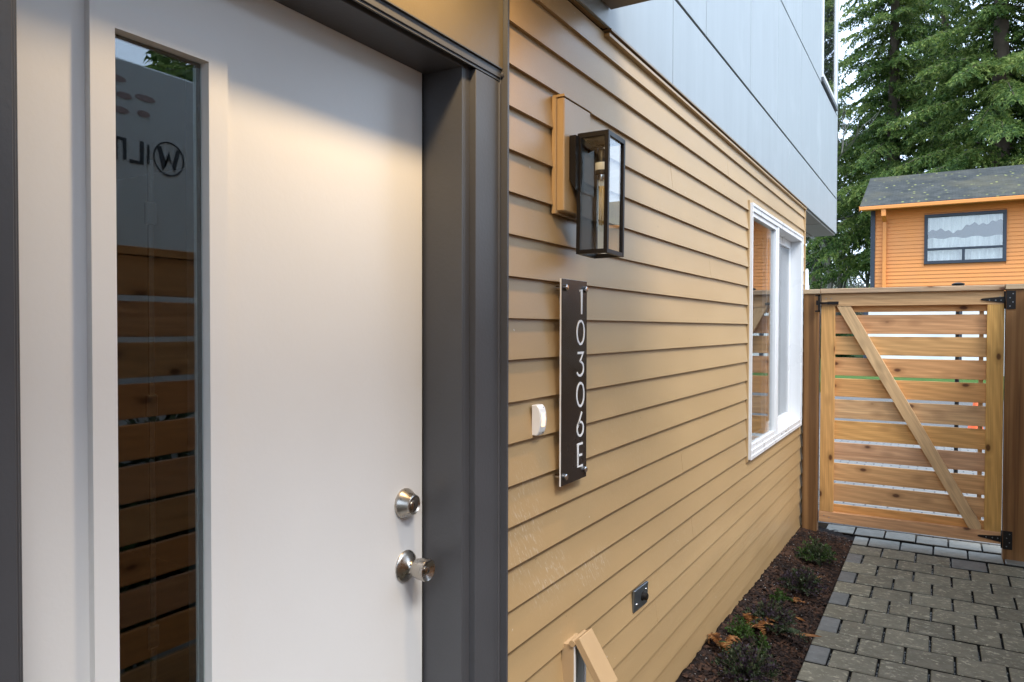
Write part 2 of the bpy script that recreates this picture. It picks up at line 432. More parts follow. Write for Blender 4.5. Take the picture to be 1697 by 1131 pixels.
def tube(name, pts, rad, mat, parent=None, n=8, **kw):
    bm = bmesh.new(); add_tube(bm, pts, rad, n); bmesh.ops.recalc_face_normals(bm, faces=bm.faces[:])
    return put(name, mesh_from(bm, mat, name, True), parent, **kw)
def add_ribbon(bm, pts, w, to3, th, closed=False):
    """flat stroke of width w along 2D pts, mapped by to3(a,b,depth), thickness th"""
    n = len(pts); L, Rr = [], []
    for i in range(n):
        if closed: a, b = Vector(pts[i-1]), Vector(pts[(i+1) % n])
        else: a, b = Vector(pts[max(i-1, 0)]), Vector(pts[min(i+1, n-1)])
        d = (b-a).normalized(); nn = Vector((-d.y, d.x)); p = Vector(pts[i]); k = w/2
        if 0 < i < n-1 or closed:
            e1 = (Vector(pts[i])-Vector(pts[i-1])).normalized(); c = max(.5, abs(e1.dot(d))); k = k/c
        L.append(p+nn*k); Rr.append(p-nn*k)
    def ring(i, dep): return [bm.verts.new(to3(*L[i], dep)), bm.verts.new(to3(*Rr[i], dep))]
    f = [ring(i, th) for i in range(n)]; b = [ring(i, 0) for i in range(n)]
    rng = range(n if closed else n-1)
    for i in rng:
        j = (i+1) % n
        bm.faces.new((f[i][0], f[i][1], f[j][1], f[j][0]))
        bm.faces.new((f[i][0], f[j][0], b[j][0], b[i][0])); bm.faces.new((f[i][1], b[i][1], b[j][1], f[j][1]))
    if not closed:
        for i in (0, n-1): bm.faces.new((f[i][0], f[i][1], b[i][1], b[i][0]))
    bmesh.ops.recalc_face_normals(bm, faces=bm.faces[:])
def sheet(name, x0, x1, y0, y1, z, mat, **kw):
    bm = bmesh.new(); vs = [bm.verts.new(p) for p in ((x0, y0, z), (x1, y0, z), (x1, y1, z), (x0, y1, z))]; bm.faces.new(vs)
    return put(name, mesh_from(bm, mat, name), None, **kw)

# ================================================================== SETTING
GZ = -.233                        # level of the paved path
sheet('ground', -900, 900, -900, 900, -.50, 'ground_dirt', kind='structure')
box('driveway', -3.0, 6.0, 6.20, 12.2, -.49, GZ-.004, 'pale_paving', kind='structure')
box('gravel_yard', -14, 26, 12.2, 19.0, -.49, GZ-.02, 'gravel', kind='structure')
box('lawn', -40, 60, 19.0, 60, -.49, .0, 'lawn_green', kind='structure')
# mulch bed: heaped up towards the wall
PX0 = .362                        # edge of the path
def bed_z(x, y):
    t = max(0, min(1, x/PX0))
    return (-.118-.028*(y-2.8))*(1-t) + (GZ-.022)*t
bm = bmesh.new(); nx, ny = 16, 110; gr = []
for j in range(ny+1):
    row = []
    for i in range(nx+1):
        x = -.02 + (PX0+.02)*i/nx; y = 1.45+(6.0-1.45)*j/ny
        row.append(bm.verts.new((x, y, bed_z(x, y)+(rnd.uniform(-.008, .008) if i < nx else 0))))
    gr.append(row)
for j in range(ny):
    for i in range(nx): bm.faces.new((gr[j][i], gr[j][i+1], gr[j+1][i+1], gr[j+1][i]))
put('mulch_bed', mesh_from(bm, 'mulch_soil', 'mulch', True), kind='structure')
def scatter_chips(name, n, mat, s0, s1, seed, flat=.35):
    r = np.random.RandomState(seed); V = []; Fc = []
    for i in range(n):
        x = r.uniform(.005, .358); y = r.uniform(2.6, 5.85); z = bed_z(x, y)+.004
        l = r.uniform(s0, s1); w = l*r.uniform(.25, .6); h = l*flat*r.uniform(.3, .8); a = r.uniform(0, 6.28); tz = r.uniform(-.5, .5)
        ca, sa = math.cos(a), math.sin(a); b = len(V)
        for dx, dy, dz in ((-l, -w, 0), (l, -w*.7, 0), (l*.8, w, 0), (-l*.9, w*.8, 0), (0, 0, h*2)):
            V.append((x+dx*ca-dy*sa, y+dx*sa+dy*ca, z+dz+tz*dx))
        Fc += [(b, b+1, b+4), (b+1, b+2, b+4), (b+2, b+3, b+4), (b+3, b, b+4)]
    me = bpy.data.meshes.new(name); me.from_pydata(V, [], Fc); me.materials.append(MATS[mat])
    put(name, me, kind='stuff', label='dark bark mulch covering the planting bed' if 'bark' in name else 'pale grit specks scattered on the mulch', cat='mulch' if 'bark' in name else 'grit')
scatter_chips('bark_mulch', 7000, 'bark_chip', .006, .020, 3)
scatter_chips('mulch_grit', 900, 'pebble', .002, .0045, 4, 1)

# pavers, one by one
ROWS = [6.189, 5.933, 5.678, 5.442, 5.232, 5.020, 4.810, 4.602, 4.392, 4.177, 3.970, 3.764, 3.564, 3.358]
while ROWS[-1] > -2.6: ROWS.append(ROWS[-1]-.2083)
path = box('paver_path', PX0+.001, 1.62, -2.95, 6.195, -.48, GZ-.030, 'joint_grit', kind='structure')
PM = {}
def paver_mesh(w, d, mat):
    key = (round(w, 3), round(d, 3), mat)
    if key not in PM:
        bm = bmesh.new(); add_box(bm, -w/2, w/2, -d/2, d/2, -.05, 0, .004); me = mesh_from(bm, mat, 'paver')
        me.materials.append(MATS['joint_grit'])           # dirt on the sides, down in the joint
        for p in me.polygons: p.material_index = 1 if p.normal.z < .4 else 0
        PM[key] = me
    return PM[key]
LP, J = .2020, .0110
npv = 0
for i in range(len(ROWS)-1):
    y1, y0 = ROWS[i], ROWS[i+1]; d = min(.2020, y1-y0-.0145)
    xs = []; half = (i % 2 == 1)
    x = PX0 if i else .149
    if half: xs.append((x, x+LP/2)); x += LP/2
    while x < 1.42:
        xs.append((x, x+LP)); x += LP
    for k, (xa, xb) in enumerate(xs):
        w = xb-xa-J
        mat = 'paver_pale' if i < 2 else ('paver_slate' if (w < .1 or rnd.random() < .03) else 'paver_olive')
        o = put('paver', paver_mesh(w, d, mat), path)
        o.location = ((xa+xb)/2, (y0+y1)/2+rnd.uniform(-.002, .002), GZ+rnd.uniform(-.0025, .002))
        o.rotation_euler = (rnd.uniform(-.008, .008), rnd.uniform(-.008, .008), rnd.uniform(-.006, .006)); npv += 1
# grit lying in the joints
r = np.random.RandomState(9); V = []; Fc = []
for i in range(5200):
    row = r.randint(2, 18); y = ROWS[row]+r.uniform(-.21, .005); half = row % 2 == 1
    if r.rand() < .65: x = PX0+(LP/2 if half else 0)+LP*r.randint(0, 6)-.004+r.uniform(-.003, .003)
    else: y = ROWS[row]-.002+r.uniform(-.003, .003); x = r.uniform(.37, 1.5)
    s = r.uniform(.0015, .0042); b = len(V)
    for q in ((-s, -s, 0), (s, -s, 0), (0, s, 0), (0, 0, s*1.4)): V.append((x+q[0], y+q[1], GZ-.030+q[2]))
    Fc += [(b, b+1, b+3), (b+1, b+2, b+3), (b+2, b, b+3)]
me = bpy.data.meshes.new('grit'); me.from_pydata(V, [], Fc); me.materials.append(MATS['pebble'])
put('joint_gravel', me, kind='stuff', label='fine grey grit in the joints between the pavers', cat='gravel')

# ================================================================== TOWNHOUSE
house = thing('townhouse', (-2, 3, -.2), 'townhouse with tan lap siding below and pale grey panels above', 'house')
EXP, Z0 = .1016, 1.319
CORN = 5.905
# structural shell (hollow, so the glass looks into real rooms)
shell = boxes('wall', [
    (-.20, -.0605, -3, .40, -.25, 2.212), (-.0600, -.022, -3, .324, -.25, 2.262), (-.0600, -.022, .324, 1.5, 2.213, 2.262), (-.20, -.022, .40, 1.40, 1.93, 2.212), (-.20, -.0605, 1.40, 1.51, -.25, 2.212), (-.20, -.022, 1.51, 4.05, -.25, 2.212),
    (-.20, -.022, 4.05, 5.737, -.25, .58), (-.20, -.022, 4.05, 5.737, 1.974, 2.212), (-.20, -.022, 5.737, CORN-.012, -.25, 2.212),
    (-4.2, -.20, CORN-.15, CORN-.012, -.25, 2.212), (-4.2, -.20, -3, -2.85, -.25, 2.212), (-4.2, -4.05, -2.85, CORN-.15, -.25, 2.212)], 'interior_wall', house)
box('floor_slab', -4.05, -.20, -2.85, CORN-.15, -.25, -.10, 'interior_floor', house)
box('partition', -4.0, -.21, 2.7, 2.8, -.1, 2.21, 'interior_wall', house)
# siding boards
siding = boxes('siding_wall', [(-.0215, -.0175, 1.5075, 4.053, -.24, 2.205), (-.0215, -.0175, 5.7355, CORN-.012, -.24, 2.205), (-.0215, -.0175, 4.0535, 5.735, -.24, .580), (-.0215, -.0175, 4.0535, 5.735, 1.974, 2.205)], 'dark_gap', house)
LIP = .0122; jw = random.Random(5)
def lap(y0, y1, z, top, name='siding_board', lo=None):
    lo = z if lo is None else lo
    fx = lambda q: -.0005-LIP*(q-z)/EXP
    pr = [(fx(lo), y0, lo), (fx(top), y0, top), (fx(top)-.004, y0, top), (min(fx(lo)-.004, -.0155), y0, lo)]
    o = prism(name, pr, (0, y1-y0, 0), 'tan_siding_paint', siding)
    for v in o.data.vertices: v.co.z += jw.uniform(-.0012, .0012); v.co.x += jw.uniform(-.0006, .0006)
WY0, WY1, WZ0, WZ1 = 4.055, 5.735, .582, 1.972
jr = random.Random(3)
joints = {-9: 3.05, -8: 4.3, -6: 2.9, -11: 2.6, -12: 4.0, 7: 3.6, 2: 3.3, 5: 2.75}
for k in range(-15, 9):
    z = Z0+k*EXP; top = z+.112
    segs = [(1.507, CORN)]
    if z+.09 > WZ0 and z < WZ1-.02:
        segs = [(1.507, WY0-.016), (WY1+.004, CORN)]
        if z < WZ0 < z+EXP: lap(WY0-.0155, WY1+.0035, z, WZ0-.0025)
        if z < WZ1 < z+EXP: lap(WY0-.0155, WY1+.0035, z, top, lo=WZ1+.0025)
    for a, b in segs:
        if k == 8: a, b = 1.507, CORN; top = 2.205
        jn = joints.get(k)
        if jn and a < jn < b-.3: lap(a, jn-.0006, z, top); lap(jn+.0006, b, z, top)
        else: lap(a, b, z, top)
lap(1.507, 2.082, Z0+9*EXP-.02, 2.262)
for k in range(-15, 9): lap(-3, .3165, Z0+k*EXP, Z0+k*EXP+.112)
lap(-3, .3165, Z0+9*EXP, 2.262)
box('siding_end_trim', -.022, .0015, .317, .3245, -.2, 2.262, 'charcoal_paint', house)
# end trim and corner trim
box('corner_trim', -.10, .004, CORN-.002, CORN+.012, -.22, 2.21, 'tan_smooth_paint', house, .001)
box('siding_end_trim', -.022, .0015, 1.4995, 1.5065, -.2, 2.262, 'charcoal_paint', house)
box('siding_stop', -.012, .006, 2.082, 2.094, 2.214, 2.262, 'tan_smooth_paint', house)
# flashing under the panels
box('flashing', -.012, .010, 2.095, CORN, 2.190, 2.199, 'tan_smooth_paint', house)
box('flashing', -.012, .016, 2.095, CORN, 2.2055, 2.2115, 'flashing_brown', house)
# upper storey
upper = boxes('upper_wall', [(-4.2, .0, -3, 7.70, 2.216, 5.6)], 'dark_gap', house)
def panel(y0, y1, z0, z1): box('wall_panel', .001, .012, y0, y1, z0, z1, 'pale_grey_panel_paint', upper, .0015)
g = .007
def row(z0, z1, ys):
    for a, b in zip(ys, ys[1:]): panel(a+g/2, b-g/2, z0, z1)
row(2.2125, 2.537, [-3, -.7, 2.70, 5.14, 7.705])
row(2.550, 3.335, [-3, -.9, .8, 2.32, 3.15, 3.99, 4.74, 5.61, 6.48, 7.705])
row(3.346, 4.55, [-3, -.9, .8, 2.32, 3.15, 3.99, 4.74, 5.61, 6.50]); 
panel(6.50, 6.60, 3.346, 4.55); panel(7.57, 7.705, 3.346, 4.55)
row(4.556, 5.6, [-3, -.9, .8, 2.32, 3.99, 5.61, 7.705])
boxes('reveal_trim', [(.001, .006, -3, 7.70, 2.538, 2.549), (.001, .006, -3, 6.58, 3.336, 3.345)], 'dark_gap', upper)
box('end_panel', -4.2, .012, 7.7075, 7.72, 2.2125, 5.6, 'pale_grey_panel_paint', upper)
# soffit beyond the corner
for a, b in ((CORN+.014, 6.78), (6.80, 7.72)):
    for xa, xb in ((-.20, -.004), (-4.2, -.212)):
        box('soffit_panel', xa, xb, a, b, 2.196, 2.2155, 'soffit_paint', upper)
# upper window
uw = thing  # (keeps names short)
win2 = boxes('upper_window', [(.002, .022, 6.603, 7.567, 3.392, 3.44), (.002, .022, 6.603, 6.66, 3.44, 4.55), (.002, .022, 7.50, 7.567, 3.44, 4.55), (.002, .022, 6.66, 7.50, 4.49, 4.55)], 'white_vinyl', house, .002)
box('pane', .008, .012, 6.661, 7.499, 3.441, 4.489, 'window_glass', win2)
box('sill_flashing', .002, .030, 6.59, 7.58, 3.355, 3.390, 'charcoal_paint', win2)
# canopy over the door with its soffit
can = box('canopy', .0145, .86, -1.2, 2.090, 2.264, 2.44, 'canopy_soffit_paint', house, .003)
box('fascia', .8605, .88, -1.2, 2.092, 2.255, 2.46, 'charcoal_paint', can, .002)
# panel above the door, trims and jambs
box('head_panel', -.0215, -.011, .325, 1.499, 1.9105, 2.2625, 'lamp_tinted_charcoal', house, .001)
box('head_flashing', -.0215, -.0135, .43, 1.494, 1.887, 1.9065, 'charcoal_paint', house, .0012)
box('head_flashing', -.0215, -.008, .43, 1.494, 1.9068, 1.9095, 'charcoal_paint', house)
box('side_trim', -.060, -.018, 1.392, 1.4985, -.2, 1.8805, 'charcoal_paint', house, .001)
box('side_trim', -.060, -.018, .325, .434, -.2, 1.8805, 'charcoal_paint', house, .001)
box('head_trim_cap', -.0215, -.0165, .325, 1.497, 1.8815, 1.886, 'charcoal_paint', house)
def brickmould(name, pts, d):
    prism(name, pts, d, 'charcoal_paint', house)
# casing step between jamb and trim (right, left, head)
boxes('door_casing', [(-.060, -.034, 1.366, 1.3915, -.2, 1.878)], 'charcoal_paint', house, .0015)
boxes('door_casing', [(-.060, -.034, .4345, .447, -.2, 1.878), (-.060, -.030, .437, .443, -.2, 1.872)], 'charcoal_paint', house, .0015)
boxes('door_casing', [(-.060, -.034, .434, 1.392, 1.8785, 1.905)], 'charcoal_paint', house, .001)
box('door_jamb', -.20, -.0345, 1.3605, 1.3915, -.2, 1.8785, 'charcoal_paint', house)
box('door_jamb', -.20, -.0345, .41, .4345, -.2, 1.8785, 'charcoal_paint', house)
box('door_jamb', -.20, -.0345, .41, 1.3915, 1.8795, 1.929, 'charcoal_paint', house)
box('weatherstrip', -.150, -.142, 1.3535, 1.3602, -.1, 1.8795, 'dark_gap', house)
box('caulk_bead', -.020, -.0155, 1.494, 1.4995, -.2, 2.26, 'charcoal_paint', house, .0015)
lathe('caulk_blob', [(-.006, .002), (-.003, .006), (.003, .007), (.006, .003)], (-.014, 1.497, 1.8965), 'charcoal_paint', house, 'X', 12)
box('caulk_bead', -.020, -.0145, 1.4885, 1.4955, -.2, 1.876, 'charcoal_paint', house, .0018)
box('threshold', -.22, -.03, .435, 1.36, -.2, -.105, 'dull_steel', house)

# ---- door
DX = -.14
LY0, LY1, LZ0, LZ1 = .620, .775, .215, 1.7225
door = boxes('front_door', [(-.184, DX, .436, LY0-.008, -.1, 1.879), (-.184, DX, LY1+.008, 1.3525, -.1, 1.879),
     (-.184, DX, LY0-.008, LY1+.008, LZ1+.008, 1.879), (-.184, DX, LY0-.008, LY1+.008, -.1, LZ0-.008)], 'white_door_paint', house)
fw = .036; fx0, fx1 = -.139, -.127
bm = bmesh.new()
for b in ((LY0-fw, LY1+fw, LZ1, LZ1+fw), (LY0-fw, LY1+fw, LZ0-fw, LZ0), (LY0-fw, LY0, LZ0, LZ1), (LY1, LY1+fw, LZ0, LZ1)):
    add_box(bm, fx0-.045, fx1, *b, 0)
fr = put('glass_frame', mesh_from(bm, 'white_door_paint', 'lf'), door)
boxes('glass_spacer', [(-.165, -.1475, LY1-.008, LY1-.0005, LZ0, LZ1), (-.165, -.1475, LY0+.0005, LY0+.004, LZ0, LZ1), (-.165, -.1475, LY0, LY1, LZ1-.008, LZ1-.0005), (-.165, -.1475, LY0, LY1, LZ0+.0005, LZ0+.006)], 'dark_gap', door)
boxes('spacer_strip', [(-.166, -.1475, LY1-.014, LY1-.0085, LZ0+.01, LZ1-.01)], 'dull_steel', door)
box('door_pane', -.1470, -.1445, LY0-.004, LY1+.004, LZ0-.004, LZ1+.004, 'door_glass', door)
# slim dark rod with three clips standing just behind the pane
boxes('blind_rod', [(-.190, -.186, .7085, .7165, .42, 1.56)], 'black_metal', door)
for z in (1.475, 1.17, .80):
    boxes('rod_clip', [(-.192, -.184, .7035, .7215, z-.018, z+.018)], 'black_metal', door, .002)
lathe('deadbolt', [(0, .0335), (.004, .0340), (.007, .0325), (.0255, .0225), (.029, .0215), (.0305, .0195), (.0285, .0175), (.0275, .0165)], (DX, 1.287, .902), 'satin_nickel', door)
db = [c for c in door.children if c.name.startswith('deadbolt')][0]
lathe('door_knob', [(0, .0345), (.003, .0355), (.006, .034), (.009, .029), (.017, .0165), (.024, .0118), (.030, .0115), (.032, .0135), (.034, .0215), (.040, .0228), (.062, .0252), (.0655, .0245), (.066, .0225), (.060, .0125), (.0585, .009)], (DX, 1.291, .760), 'satin_nickel', door, n=36)
lathe('lock_cylinder', [(.0265, .0115), (.029, .0115), (.0295, .0098)], (DX, 1.287, .900), 'satin_nickel', door)
box('keyway', DX+.0293, DX+.0299, 1.2862, 1.2878, .896, .905, 'dark_gap', door)
lathe('lock_cylinder', [(.058, .0075), (.0632, .0075), (.0637, .0062)], (DX, 1.291, .760), 'satin_nickel', door)
box('keyway', DX+.0635, DX+.0641, 1.2902, 1.2918, .756, .764, 'dark_gap', door)

# ---- window in the siding
win = boxes('window', [(-.13, .012, WY0, WY0+.034, WZ0, WZ1-.001), (-.13, .012, WY1-.045, WY1, WZ0, WZ1-.001),
                       (-.13, .012, WY0+.034, WY1-.045, WZ1-.042, WZ1-.001), (-.13, .012, WY0+.034, WY1-.045, WZ0, WZ0+.046)], 'white_vinyl', house, .0015)
boxes('frame_lip', [(.0125, .017, WY0, WY1, WZ1-.016, WZ1), (.0125, .017, WY0, WY1, WZ0-.002, WZ0+.018), (.0125, .017, WY0, WY0+.012, WZ0+.019, WZ1-.017), (.0125, .017, WY1-.014, WY1, WZ0+.019, WZ1-.017)], 'white_vinyl', win, .001)
MY = 4.80
boxes('fixed_sash', [(-.028, .004, WY0+.035, MY, WZ1-.066, WZ1-.043), (-.028, .004, WY0+.035, MY, WZ0+.047, WZ0+.072), (-.028, .004, WY0+.035, WY0+.050, WZ0+.072, WZ1-.066), (-.028, .004, MY-.034, MY, WZ0+.072, WZ1-.066)], 'white_vinyl', win, .001)
box('mullion', -.030, .009, MY+.001, MY+.045, WZ0+.047, WZ1-.043, 'white_vinyl', win, .0015)
box('window_pane', -.016, -.012, WY0+.049, MY-.033, WZ0+.071, WZ1-.065, 'window_glass', win)
boxes('sliding_sash', [(-.088, -.064, MY+.02, WY1-.046, WZ1-.095, WZ1-.043), (-.088, -.064, MY+.02, WY1-.046, WZ0+.047, WZ0+.10), (-.088, -.064, MY+.02, MY+.06, WZ0+.10, WZ1-.095), (-.088, -.064, WY1-.10, WY1-.046, WZ0+.10, WZ1-.095)], 'white_vinyl', win, .001)
box('window_pane', -.078, -.074, MY+.059, WY1-.099, WZ0+.099, WZ1-.094, 'window_glass', win)
for y in (4.95, 5.10): box('weep_hole', .0122, .0128, y, y+.035, WZ0+.026, WZ0+.031, 'dark_gap', win)
boxes('window_casing', [(-.0215, .003, WY0-.015, WY0-.001, WZ0-.012, WZ1+.012)], 'tan_smooth_paint', house, .001)
# block behind the wall lantern
blk = box('mounting_block', -.008, .026, 1.752, 1.921, 1.607, 1.9085, 'tan_smooth_paint', house, .003)
box('block_cap', -.008, .0285, 1.748, 1.925, 1.909, 1.916, 'tan_smooth_paint', blk, .001)
box('block_flange', -.006, .006, 1.742, 1.931, 1.600, 1.9085, 'tan_smooth_paint', blk, .001)

# ================================================================== WALL LANTERN
LC = Vector((.03, 1.86, 1.655))
lan = thing('wall_lantern', LC, 'black box wall lantern with clear panes and a tubular bulb on the siding', 'wall light')
TL = Matrix.Translation(LC) @ Matrix.Rotation(math.radians(-1.3), 4, 'X') @ Matrix.Translation(-LC)
bx0, bx1, by0, by1, bz0, bz1 = .040, .131, 1.801, 1.921, 1.494, 1.818
t_ = .011
prism('backplate', [(.0275, 1.781, 1.812), (.046, 1.781, 1.812), (.046, 1.781, 1.665), (.0275, 1.781, 1.695)], (0, .12, 0), 'black_metal', lan)
bm = bmesh.new()
for (ya, yb) in ((by0, by0+t_), (by1-t_, by1)):
    for (xa, xb) in ((bx0, bx0+t_), (bx1-t_, bx1)): add_box(bm, xa, xb, ya, yb, bz0, bz1, .0006, TL)
for (za, zb) in ((bz0, bz0+t_), (bz1-t_, bz1)):
    for (xa, xb) in ((bx0, bx0+t_), (bx1-t_, bx1)): add_box(bm, xa+.0004, xb-.0004, by0+t_, by1-t_, za, zb, 0, TL)
    for (ya, yb) in ((by0, by0+t_), (by1-t_, by1)): add_box(bm, bx0+t_, bx1-t_, ya+.0004, yb-.0004, za, zb, 0, TL)
put('frame', mesh_from(bm, 'black_metal', 'lantern_frame'), lan)
boxes('back_panel', [(bx0+.0005, bx0+.003, by0+t_, by1-t_, bz0+t_, bz1-t_)], 'black_metal', lan, 0, TL)
boxes('top_plate', [(bx0+.001, bx1-.001, by0+.001, by1-.001, bz1-.004, bz1+.002)], 'black_metal', lan, 0, TL)
for nm, b in (('pane', (bx0+t_, bx1-t_, by0+.005, by0+.007, bz0+t_, bz1-t_)), ('pane', (bx0+t_, bx1-t_, by1-.007, by1-.005, bz0+t_, bz1-t_)), ('pane', (bx1-.007, bx1-.005, by0+t_, by1-t_, bz0+t_, bz1-t_))):
    boxes(nm, [b], 'lantern_glass', lan, 0, TL)
bc = TL @ Vector((.088, 1.861, 0)); bcx, bcy = .087, 1.864
tube('socket_arm', [(.043, bcy, 1.785), (.075, bcy, 1.795), (bcx, bcy, 1.785)], .006, 'black_metal', lan)
lathe('socket', [(1.715, .0175), (1.717, .019), (1.765, .0185), (1.785, .012)], (bcx, bcy, 0), 'black_metal', lan, 'Z', 20)
lathe('socket_label', [(1.727, .0193), (1.7275, .0195), (1.747, .0193), (1.7475, .0191)], (bcx, bcy, 0), 'label_paper', lan, 'Z', 20)
lathe('bulb_base', [(1.700, .0125), (1.702, .0135), (1.715, .0135)], (bcx, bcy, 0), 'chrome', lan, 'Z', 20)
lathe('bulb', [(1.560, .003), (1.562, .008), (1.568, .0125), (1.576, .0145), (1.690, .0145), (1.698, .0135)], (bcx, bcy, 0), 'bulb_glass', lan, 'Z', 24)
for q in range(4):
    an = q*math.pi/2+.5; cx, cy = bcx+.0055*math.cos(an), bcy+.0055*math.sin(an)
    tube('filament', [(cx, cy, 1.578), (cx, cy, 1.685)], .0017, 'amber_filament', lan, 6)
lathe('bulb_stem', [(1.66, .003), (1.70, .006)], (bcx, bcy, 0), 'bulb_glass', lan, 'Z', 10)
for z in (1.70,): lathe('screw', [(bx0+.003, .003), (bx0+.0045, .002)], (0, by0+.03, z), 'dull_steel', lan, 'X', 8)

# ================================================================== NUMBER SIGN
sg = thing('house_number_sign', (.01, 1.83, .869), 'tall dark plaque reading 10306E in white on four steel standoffs', 'sign')
box('plate', .0145, .0185, 1.7535, 1.914, .869, 1.428, 'sign_white', sg)
box('plate_face', .0187, .0205, 1.7541, 1.9134, .8696, 1.4274, 'sign_face', sg, .0004)
for y in (1.7735, 1.899):
    for z in (.892, 1.404):
        lathe('standoff', [(-.006, .006), (.0204, .006), (.0206, .0085), (.0265, .0085), (.028, .007), (.0282, .002)], (0, y, z), 'chrome', sg, 'X', 18)
DY = 1.8705
def arc(cx, cz, rx, rz, a0, a1, n=24): return [(cx+rx*math.cos(math.radians(a0+(a1-a0)*i/n)), cz+rz*math.sin(math.radians(a0+(a1-a0)*i/n))) for i in range(n+1)]
H, Wd = .0345, .0235
GL = {
 '1': [([(-.008, H-.004), (.006, H-.0005), (.006, -H)], False)],
 '0': [(arc(0, 0, Wd, H-.002, 0, 360, 36)[:-1], True)],
 '3': [([(-.019, H-.003), (.018, H-.003), (-.004, .006)] , False), (arc(-.003, -.013, .0225, .0195, 88, -150, 26), False)],
 '6': [([(.010, H), (-.0165, -.006)], False), (arc(0, -.0125, .0205, .0195, 0, 360, 32)[:-1], True)],
 'E': [([(.017, H-.003), (-.015, H-.003), (-.015, -H+.003), (.017, -H+.003)], False), ([(-.015, 0), (.012, 0)], False)],
}
for ch, zc in zip('10306E', (1.3685, 1.2826, 1.194, 1.108, 1.024, .9377)):
    bm = bmesh.new()
    for pts, cl in GL[ch]:
        add_ribbon(bm, pts, .0062, lambda a, b, d: (.0206+d, DY+a, zc+b), .0012, cl)
    put('letter' if ch == 'E' else 'digit', mesh_from(bm, 'sign_white', 'ch'), sg)

# ================================================================== DOORBELL
bell = thing('doorbell_button', (0, 1.65, 1.02), 'small white doorbell button with a faint orange glow beside the plaque', 'doorbell')
pf = [(-.004, 1.021), (.011, 1.021), (.0165, 1.030), (.0205, 1.045), (.0215, 1.060), (.0205, 1.076), (.0165, 1.091), (.010, 1.0985), (-.004, 1.0985)]
prism('housing', [(x, 1.632, z) for x, z in pf], (0, .034, 0), 'plastic_white', bell, .0012)
pf2 = [(.010, 1.040), (.0208, 1.043), (.0222, 1.060), (.0208, 1.077), (.010, 1.080)]
prism('push_button', [(x, 1.640, z) for x, z in pf2], (0, .018, 0), 'bell_glow', bell, .0008)
for z in (1.0275, 1.0915): lathe('screw', [(.0125, .002), (.0165, .002), (.017, .0012)], (0, 1.6575, z), 'dull_steel', bell, 'X', 8)

# ================================================================== COVER PLATE
cp = thing('hose_cover_plate', (0, 2.415, .32), 'small grey metal cover plate with a black knob low on the siding', 'wall plate')
MPl = Matrix.Translation((0, 2.416, .358)) @ Matrix.Rotation(math.radians(-2.0), 4, 'X') @ Matrix.Rotation(math.radians(2), 4, 'Y') @ Matrix.Translation((0, -2.416, -.358))
boxes('plate', [(-.006, .0035, 2.350, 2.482, .320, .396)], 'plate_grey', cp, .002, MPl)
lathe('knob', [(.003, .0165), (.006, .0165), (.008, .0135), (.020, .0125), (.022, .010)], (0, 2.428, .358), 'black_metal', cp, 'X', 20)
for y, z in ((2.370, .345), (2.462, .372)): lathe('screw', [(.003, .005), (.0055, .004)], (0, y, z), 'chrome', cp, 'X', 10)

# ================================================================== OUTLET BOX WITH LID RAISED
ob = thing('outlet_box', (0, 1.87, .26), 'tan weatherproof outlet box low on the siding, its lid propped open', 'outlet')
boxes('box_body', [(-.008, .028, 1.817, 1.823, .26, .418), (-.008, .028, 1.890, 1.896, .26, .418), (-.008, .028, 1.823, 1.890, .412, .418), (-.008, .028, 1.823, 1.890, .26, .266)], 'box_tan_plastic', ob, .001)
boxes('gasket', [(.0285, .0315, 1.819, 1.826, .262, .416), (.0285, .0315, 1.887, 1.894, .262, .416)], 'plastic_white', ob)
box('socket_face', -.004, .006, 1.8235, 1.8895, .267, .411, 'box_grey_inside', ob)
box('inner_wall', .006, .027, 1.8875, 1.8895, .268, .410, 'box_grey_inside', ob)
boxes('socket_slot', [(.0062, .0075, 1.845, 1.849, .33, .345), (.0062, .0075, 1.862, 1.866, .33, .345), (.0062, .0075, 1.845, 1.849, .285, .30), (.0062, .0075, 1.862, 1.866, .285, .30)], 'dark_gap', ob)
lathe('hinge', [(0, .009), (.086, .009)], (.026, 1.812, .424), 'box_tan_plastic', ob, 'Y', 14)
ML = Matrix.Translation((.034, 0, .430)) @ Matrix.Rotation(math.radians(-32), 4, 'Y')
boxes('lid', [(-.004, .018, 1.815, 1.898, -.150, .004)], 'box_tan_plastic', ob, .002, ML)

# ================================================================== SOFFIT DOWNLIGHT
LX, LYY = .215, 1.10
dl = thing('soffit_downlight', (LX, LYY, 2.26), 'lit warm downlight set in the canopy soffit above the door', 'downlight')
lathe('trim_ring', [(2.2545, .050), (2.2545, .068), (2.2575, .070), (2.2635, .070), (2.2635, .050)], (LX, LYY, 0), 'plastic_white', dl, 'Z', 32)
lathe('lens', [(2.2590, .049), (2.2630, .049)], (LX, LYY, 0), 'downlight_lens', dl, 'Z', 32)
ld = bpy.data.lights.new('downlight_lamp', 'AREA'); ld.shape = 'DISK'; ld.size = .095; ld.energy = 3.8; ld.color = (1, .70, .37)
lo = bpy.data.objects.new('lamp', ld); COL.objects.link(lo); lo.parent = dl; lo.matrix_parent_inverse = Matrix.Translation((-LX, -LYY, -2.26)); lo.location = (LX, LYY, 2.2535)

